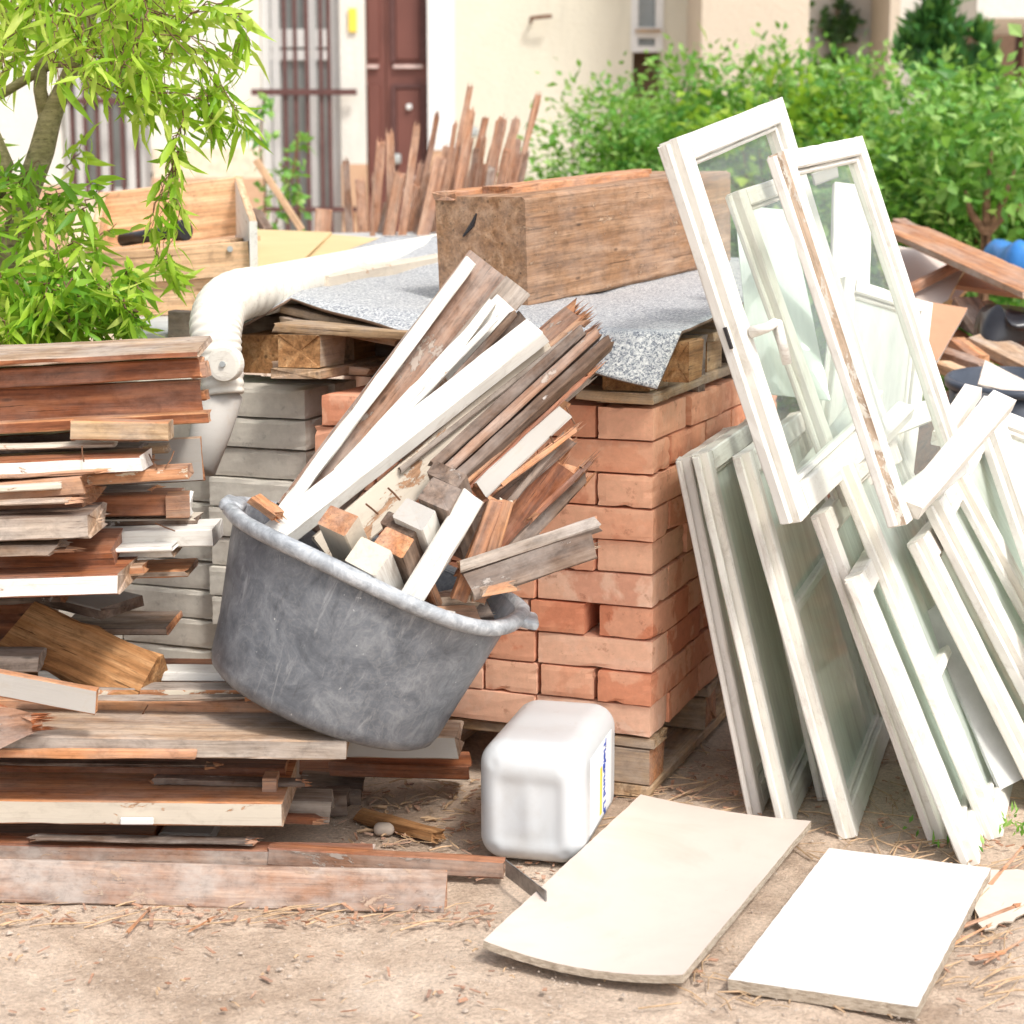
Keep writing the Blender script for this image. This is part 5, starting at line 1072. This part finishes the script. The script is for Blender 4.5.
# ================================================================== DEBRIS AT RIGHT BACK
DG = dict(group='debris planks at the right')
plank('board', 'long thin pale edged panel sloping down to the right over the debris', P(895, 226, 6.2), P(1060, 300, 5.3), .26, .022, up=(.25, -.35, 1), m='pale', top='hardboard' if 0 else 'orange', end='pale', **DG)
slab('panel', 'cream cabinet panel under the sloping pale edged one', 'panel', [P(898, 246, 6.3), P(990, 262, 6.2), P(958, 298, 5.9), P(905, 312, 5.8)], .02, 'fibre', 'card', 6)
plank('board', 'thin brown batten crossing the cream panel', P(905, 292, 5.7), P(968, 260, 5.9), .03, .03, m='orange', **DG)
slab('panel', 'cream inner panel below the thin brown batten', 'panel', [P(905, 296, 5.75), P(965, 268, 5.9), P(948, 300, 5.7), P(912, 320, 5.6)], .015, 'fibre', 'card', 4)
slab('panel', 'brown hardboard panel with white edge standing behind the sash', 'panel', [P(905, 298, 5.4), P(968, 308, 5.4), P(938, 360, 5.0), P(905, 370, 5.0)], .012, 'hardboard', 'whiteboard', 6)
slab('panel', 'second brown panel leaning inside the sloping cabinet', 'panel', [P(962, 262, 6.0), P(1060, 290, 5.9), P(1060, 300, 5.6), P(955, 285, 5.8)], .015, 'hardboard', 'hardboard', 4)
for i, (x0, y0, x1, y1, Y, w_, m_, lb) in enumerate((
    (965, 300, 998, 345, 5.5, .09, 'brownpaint', 'wide pink brown plank in the debris'), (985, 305, 1040, 365, 5.45, .05, 'stick', 'long brown plank end sloping beside black bag'),
    (978, 338, 1045, 372, 5.2, .10, 'pale', 'pale broad plank at right above the dark pot'), (955, 342, 980, 360, 5.2, .06, 'orange', 'short orange offcut in the debris'),
    (940, 352, 985, 368, 5.1, .05, 'brownpaint', 'dark pink offcut low in the debris'), (940, 365, 962, 375, 5.0, .06, 'box', 'pale yellow offcut behind the sash'),
    (985, 352, 1010, 362, 5.3, .04, 'orange', 'small orange offcut near the black bag'), (960, 318, 985, 335, 5.6, .05, 'greybrown', 'dark brown plank under the wide pink one'),
    (930, 330, 975, 352, 5.6, .12, 'rust', 'rusty brown plank at the back of the debris'), (900, 232, 960, 255, 6.4, .06, 'stick', 'weathered slat on top of debris heap'),
    (898, 222, 935, 240, 6.5, .05, 'brownpaint', 'pink brown slat at the crest of the debris'))):
    plank('board', lb, P(x0, y0, Y+.1), P(x1, y1, Y-.1), w_, .03, up=(.1, -.5, 1), m=m_, rag=.008, jit=.004, **DG)
me = rbox(.19, .22, .055, .05, 10, lambda p: p+Vector((0, 0, .05*noise.noise(p*6)))); tag(link('tarpaulin', me, [M['bluetarp']], None, Matrix.Translation(P(1042, 268, 6.9)) @ Matrix.Rotation(.2, 4, 'Y'), True), 'blue tarpaulin bundle behind the debris at right edge', 'tarpaulin')
me = rbox(.10, .10, .06, .05, 10, lambda p: p+Vector((1, 1, 1))*.035*noise.noise(p*11)); tag(link('rubbish_bag', me, [M['blackplastic']], None, Matrix.Translation(P(1012, 328, 5.35)), True), 'shiny black rubbish bag inside the debris', 'bag')
me = rbox(.05, .08, .11, .045, 6, lambda p: p+Vector((1, 1, 1))*.02*noise.noise(p*11)); tag(link('rubbish_bag', me, [M['bluetarp']], None, Matrix.Translation(P(1046, 324, 5.4)), True), 'blue plastic sack at right edge beside the black bag', 'bag')
# mound carrying the debris
vs = []; 
for i in range(25):
    for j in range(25):
        x = -1+2*i/24; y = -1+2*j/24; r_ = math.hypot(x, y); vs.append((2.0+x*1.1, 6.1+y*1.0, max(0, (1-r_**2))*.72*(1+.15*noise.noise((x*3, y*3, 1)))-.01))
fs = [(i*25+j, (i+1)*25+j, (i+1)*25+j+1, i*25+j+1) for i in range(24) for j in range(24)]
tag(link('rubble_heap', mesh('rubble', vs, fs), [M['rust']], smooth=False), 'low brown heap of wood rubble carrying the debris', 'rubble heap', kind='stuff')
# dark pot
pc = P(1012, 380, 4.7); pot = empty('plastic_pot', pc, 'dark blue grey plastic tub at right edge behind the sashes', 'tub'); bpy.context.view_layer.update()
pm = Matrix.Translation(pc) @ Matrix.Rotation(rad(6), 4, 'X')
link('shell', lathe([(0, -.26), (.12, -.26), (.14, -.24), (.162, 0), (.156, 0), (.135, -.235), (0, -.245)], 60), [M['darkpot']], pot, pm, True)
link('rim', lathe([(.156, 0), (.158, -.016), (.170, -.018), (.173, -.004), (.168, .004), (.158, .005), (.156, 0)], 60), [M['darkpot']], pot, pm, True)
slab('cloth', 'beige cloth piece sticking out of the dark pot', 'cloth', [P(985, 360, 4.75), P(1040, 388, 4.7), P(1040, 398, 4.55), P(978, 384, 4.62)], .006, 'beigecloth', 'beigecloth', 6)
# bag below pot
me = rbox(.06, .05, .03, .028, 6, lambda p: p+Vector((1, 1, 1))*.012*noise.noise(p*20)); tag(link('plastic_bag', me, [M['darkpot']], None, Matrix.Translation(P(978, 406, 4.35)), True), 'crumpled blue grey plastic bag under the pot', 'bag')

# ================================================================== LITTER ON THE GROUND
vs, fs = [], []; rq = random.Random(31)
for (n_, x0, x1, y0, y1) in ((120, 0, 500, 905, 925), (110, 340, 520, 780, 870), (90, 600, 760, 745, 800), (160, 640, 1010, 740, 850), (50, 900, 1024, 860, 960), (60, 0, 1024, 930, 1015), (60, 470, 640, 840, 880)):
    for _ in range(n_):
        p = G(rq.uniform(x0, x1), rq.uniform(y0, y1), .003); a = rq.uniform(0, 6.28); l = rq.uniform(.003, .014); w_ = rq.uniform(.001, .004); d = Vector((math.cos(a), math.sin(a), rq.uniform(-.2, .3))); e = Vector((-math.sin(a), math.cos(a), rq.uniform(-.3, .3))); b = len(vs)
        for q in (d*l+e*w_, d*l*.8-e*w_, -d*l-e*w_*.6, -d*l*.9+e*w_): vs += [p+q, p+q+Vector((0, 0, .0015))]
        fs += [(b+1, b+3, b+5, b+7), (b, b+1, b+3, b+2), (b+2, b+3, b+5, b+4), (b+4, b+5, b+7, b+6), (b+6, b+7, b+1, b)]
tag(link('wood_chips', mesh('chips', vs, fs), [M['stick']]), 'small wood chips and shards lying around the piles', 'wood chips', kind='stuff')
vs, fs = [], []; rr_ = random.Random(9)
def straw(p, a, l, r, lift=.003):
    d = Vector((math.cos(a), math.sin(a), rr_.uniform(-.02, .06)))*l; s = Vector((-math.sin(a), math.cos(a), 0))*rr_.uniform(-.1, .1)*l
    tube_mesh([p-d*.5+Vector((0, 0, lift)), p+s+Vector((0, 0, lift+.002)), p+d*.5+Vector((0, 0, lift+max(0, d.z*.5)))], [r, r, r*.6], 4, True, vs, fs)
def scat(n, x0, x1, y0, y1, lmin, lmax, rmin=.0006, rmax=.002, amax=math.pi):
    for _ in range(n): straw(G(rr_.uniform(x0, x1), rr_.uniform(y0, y1)), rr_.uniform(0, amax), rr_.uniform(lmin, lmax), rr_.uniform(rmin, rmax))
scat(60, 350, 520, 770, 850, .01, .05, .001, .004); scat(60, 0, 1024, 910, 1024, .004, .02, .0006, .0025); scat(38, 0, 480, 905, 930, .03, .10, amax=.6); scat(130, 640, 1024, 720, 860, .03, .16); scat(70, 900, 1024, 850, 1000, .03, .15, amax=1.2); scat(20, 0, 1024, 900, 1020, .01, .05); scat(50, 350, 480, 780, 850, .02, .06)
scat(30, 600, 740, 780, 830, .04, .14, amax=1.0); scat(60, 650, 900, 960, 1010, .02, .08)
tag(link('straw_litter', mesh('straw', vs, fs), [M['straw']]), 'dry straw and wood slivers scattered over the dirt', 'straw', kind='stuff')
vs, fs = [], []
for _ in range(2600):
    p = G(rr_.uniform(-60, 1090), rr_.choice((rr_.uniform(780, 1024), rr_.uniform(900, 1024)))); r_ = abs(rr_.gauss(0, .0013))+.0006+(.004 if rr_.random() < .01 else 0); b = len(vs)
    for q in ((1, 0, 0), (0, 1, 0), (-1, 0, 0), (0, -1, 0), (0, 0, .8)): vs.append(p+Vector(q)*r_*rr_.uniform(.6, 1.3))
    fs += [(b, b+1, b+4), (b+1, b+2, b+4), (b+2, b+3, b+4), (b+3, b, b+4)]
tag(link('grit', mesh('grit', vs, fs), [M['stone']]), 'small stones and crumbs on the dirt', 'gravel', kind='stuff')
for lb, a, b, w_ in (('longest orange splinter by the lower right corner', (905, 948), (1018, 905), .016), ('short orange splinter beside the longest one', (975, 958), (1002, 953), .016), ('curved reddish splinter near right border', (985, 962), (1040, 930), .007), ('thin splinter touching the white panel corner', (990, 885), (1024, 845), .010), ('light splinter lying below the longest one', (920, 962), (990, 925), .010),
                     ('pale splinter on dirt below the nearest board', (128, 932), (150, 908), .008), ('wider splinter in front of the nearest board', (190, 930), (212, 918), .008)):
    plank('splinter', lb, G(*a, .006), G(*b, .008), w_, .005, m='orange', cat='splinter', rag=.006, jit=.002, taper=.5)
slab('cardboard_scrap', 'torn flat beige cardboard scrap at the right edge', 'cardboard', [G(955, 868, .006), G(1060, 872, .008), G(1050, 905, .006), G(985, 930, .006)], .003, 'beigecloth', 'chip', 10, lambda u, v: Vector((.012*noise.noise((u*5, v*5, 0)), .02*noise.noise((u*6, v*6, 3)), 0)))
rs = np.random.RandomState(8); q = np.concatenate([np.array(G(1015, 830))+rs.normal(size=(60, 3))*np.array([.04, .04, .01]), np.array(G(945, 835))+rs.normal(size=(30, 3))*np.array([.03, .05, .006])]); q[:, 2] = abs(q[:, 2])
V, Fc = small_leaves(q, rs.normal(size=(90, 3))*np.array([.5, .5, .3])+np.array([0, 0, .8]), .022, .007, rs); tag(link('grass_tuft', mesh('grass', V, Fc), [M['hedge']]), 'small green grass tuft behind the sash foot at right', 'grass', kind='stuff')
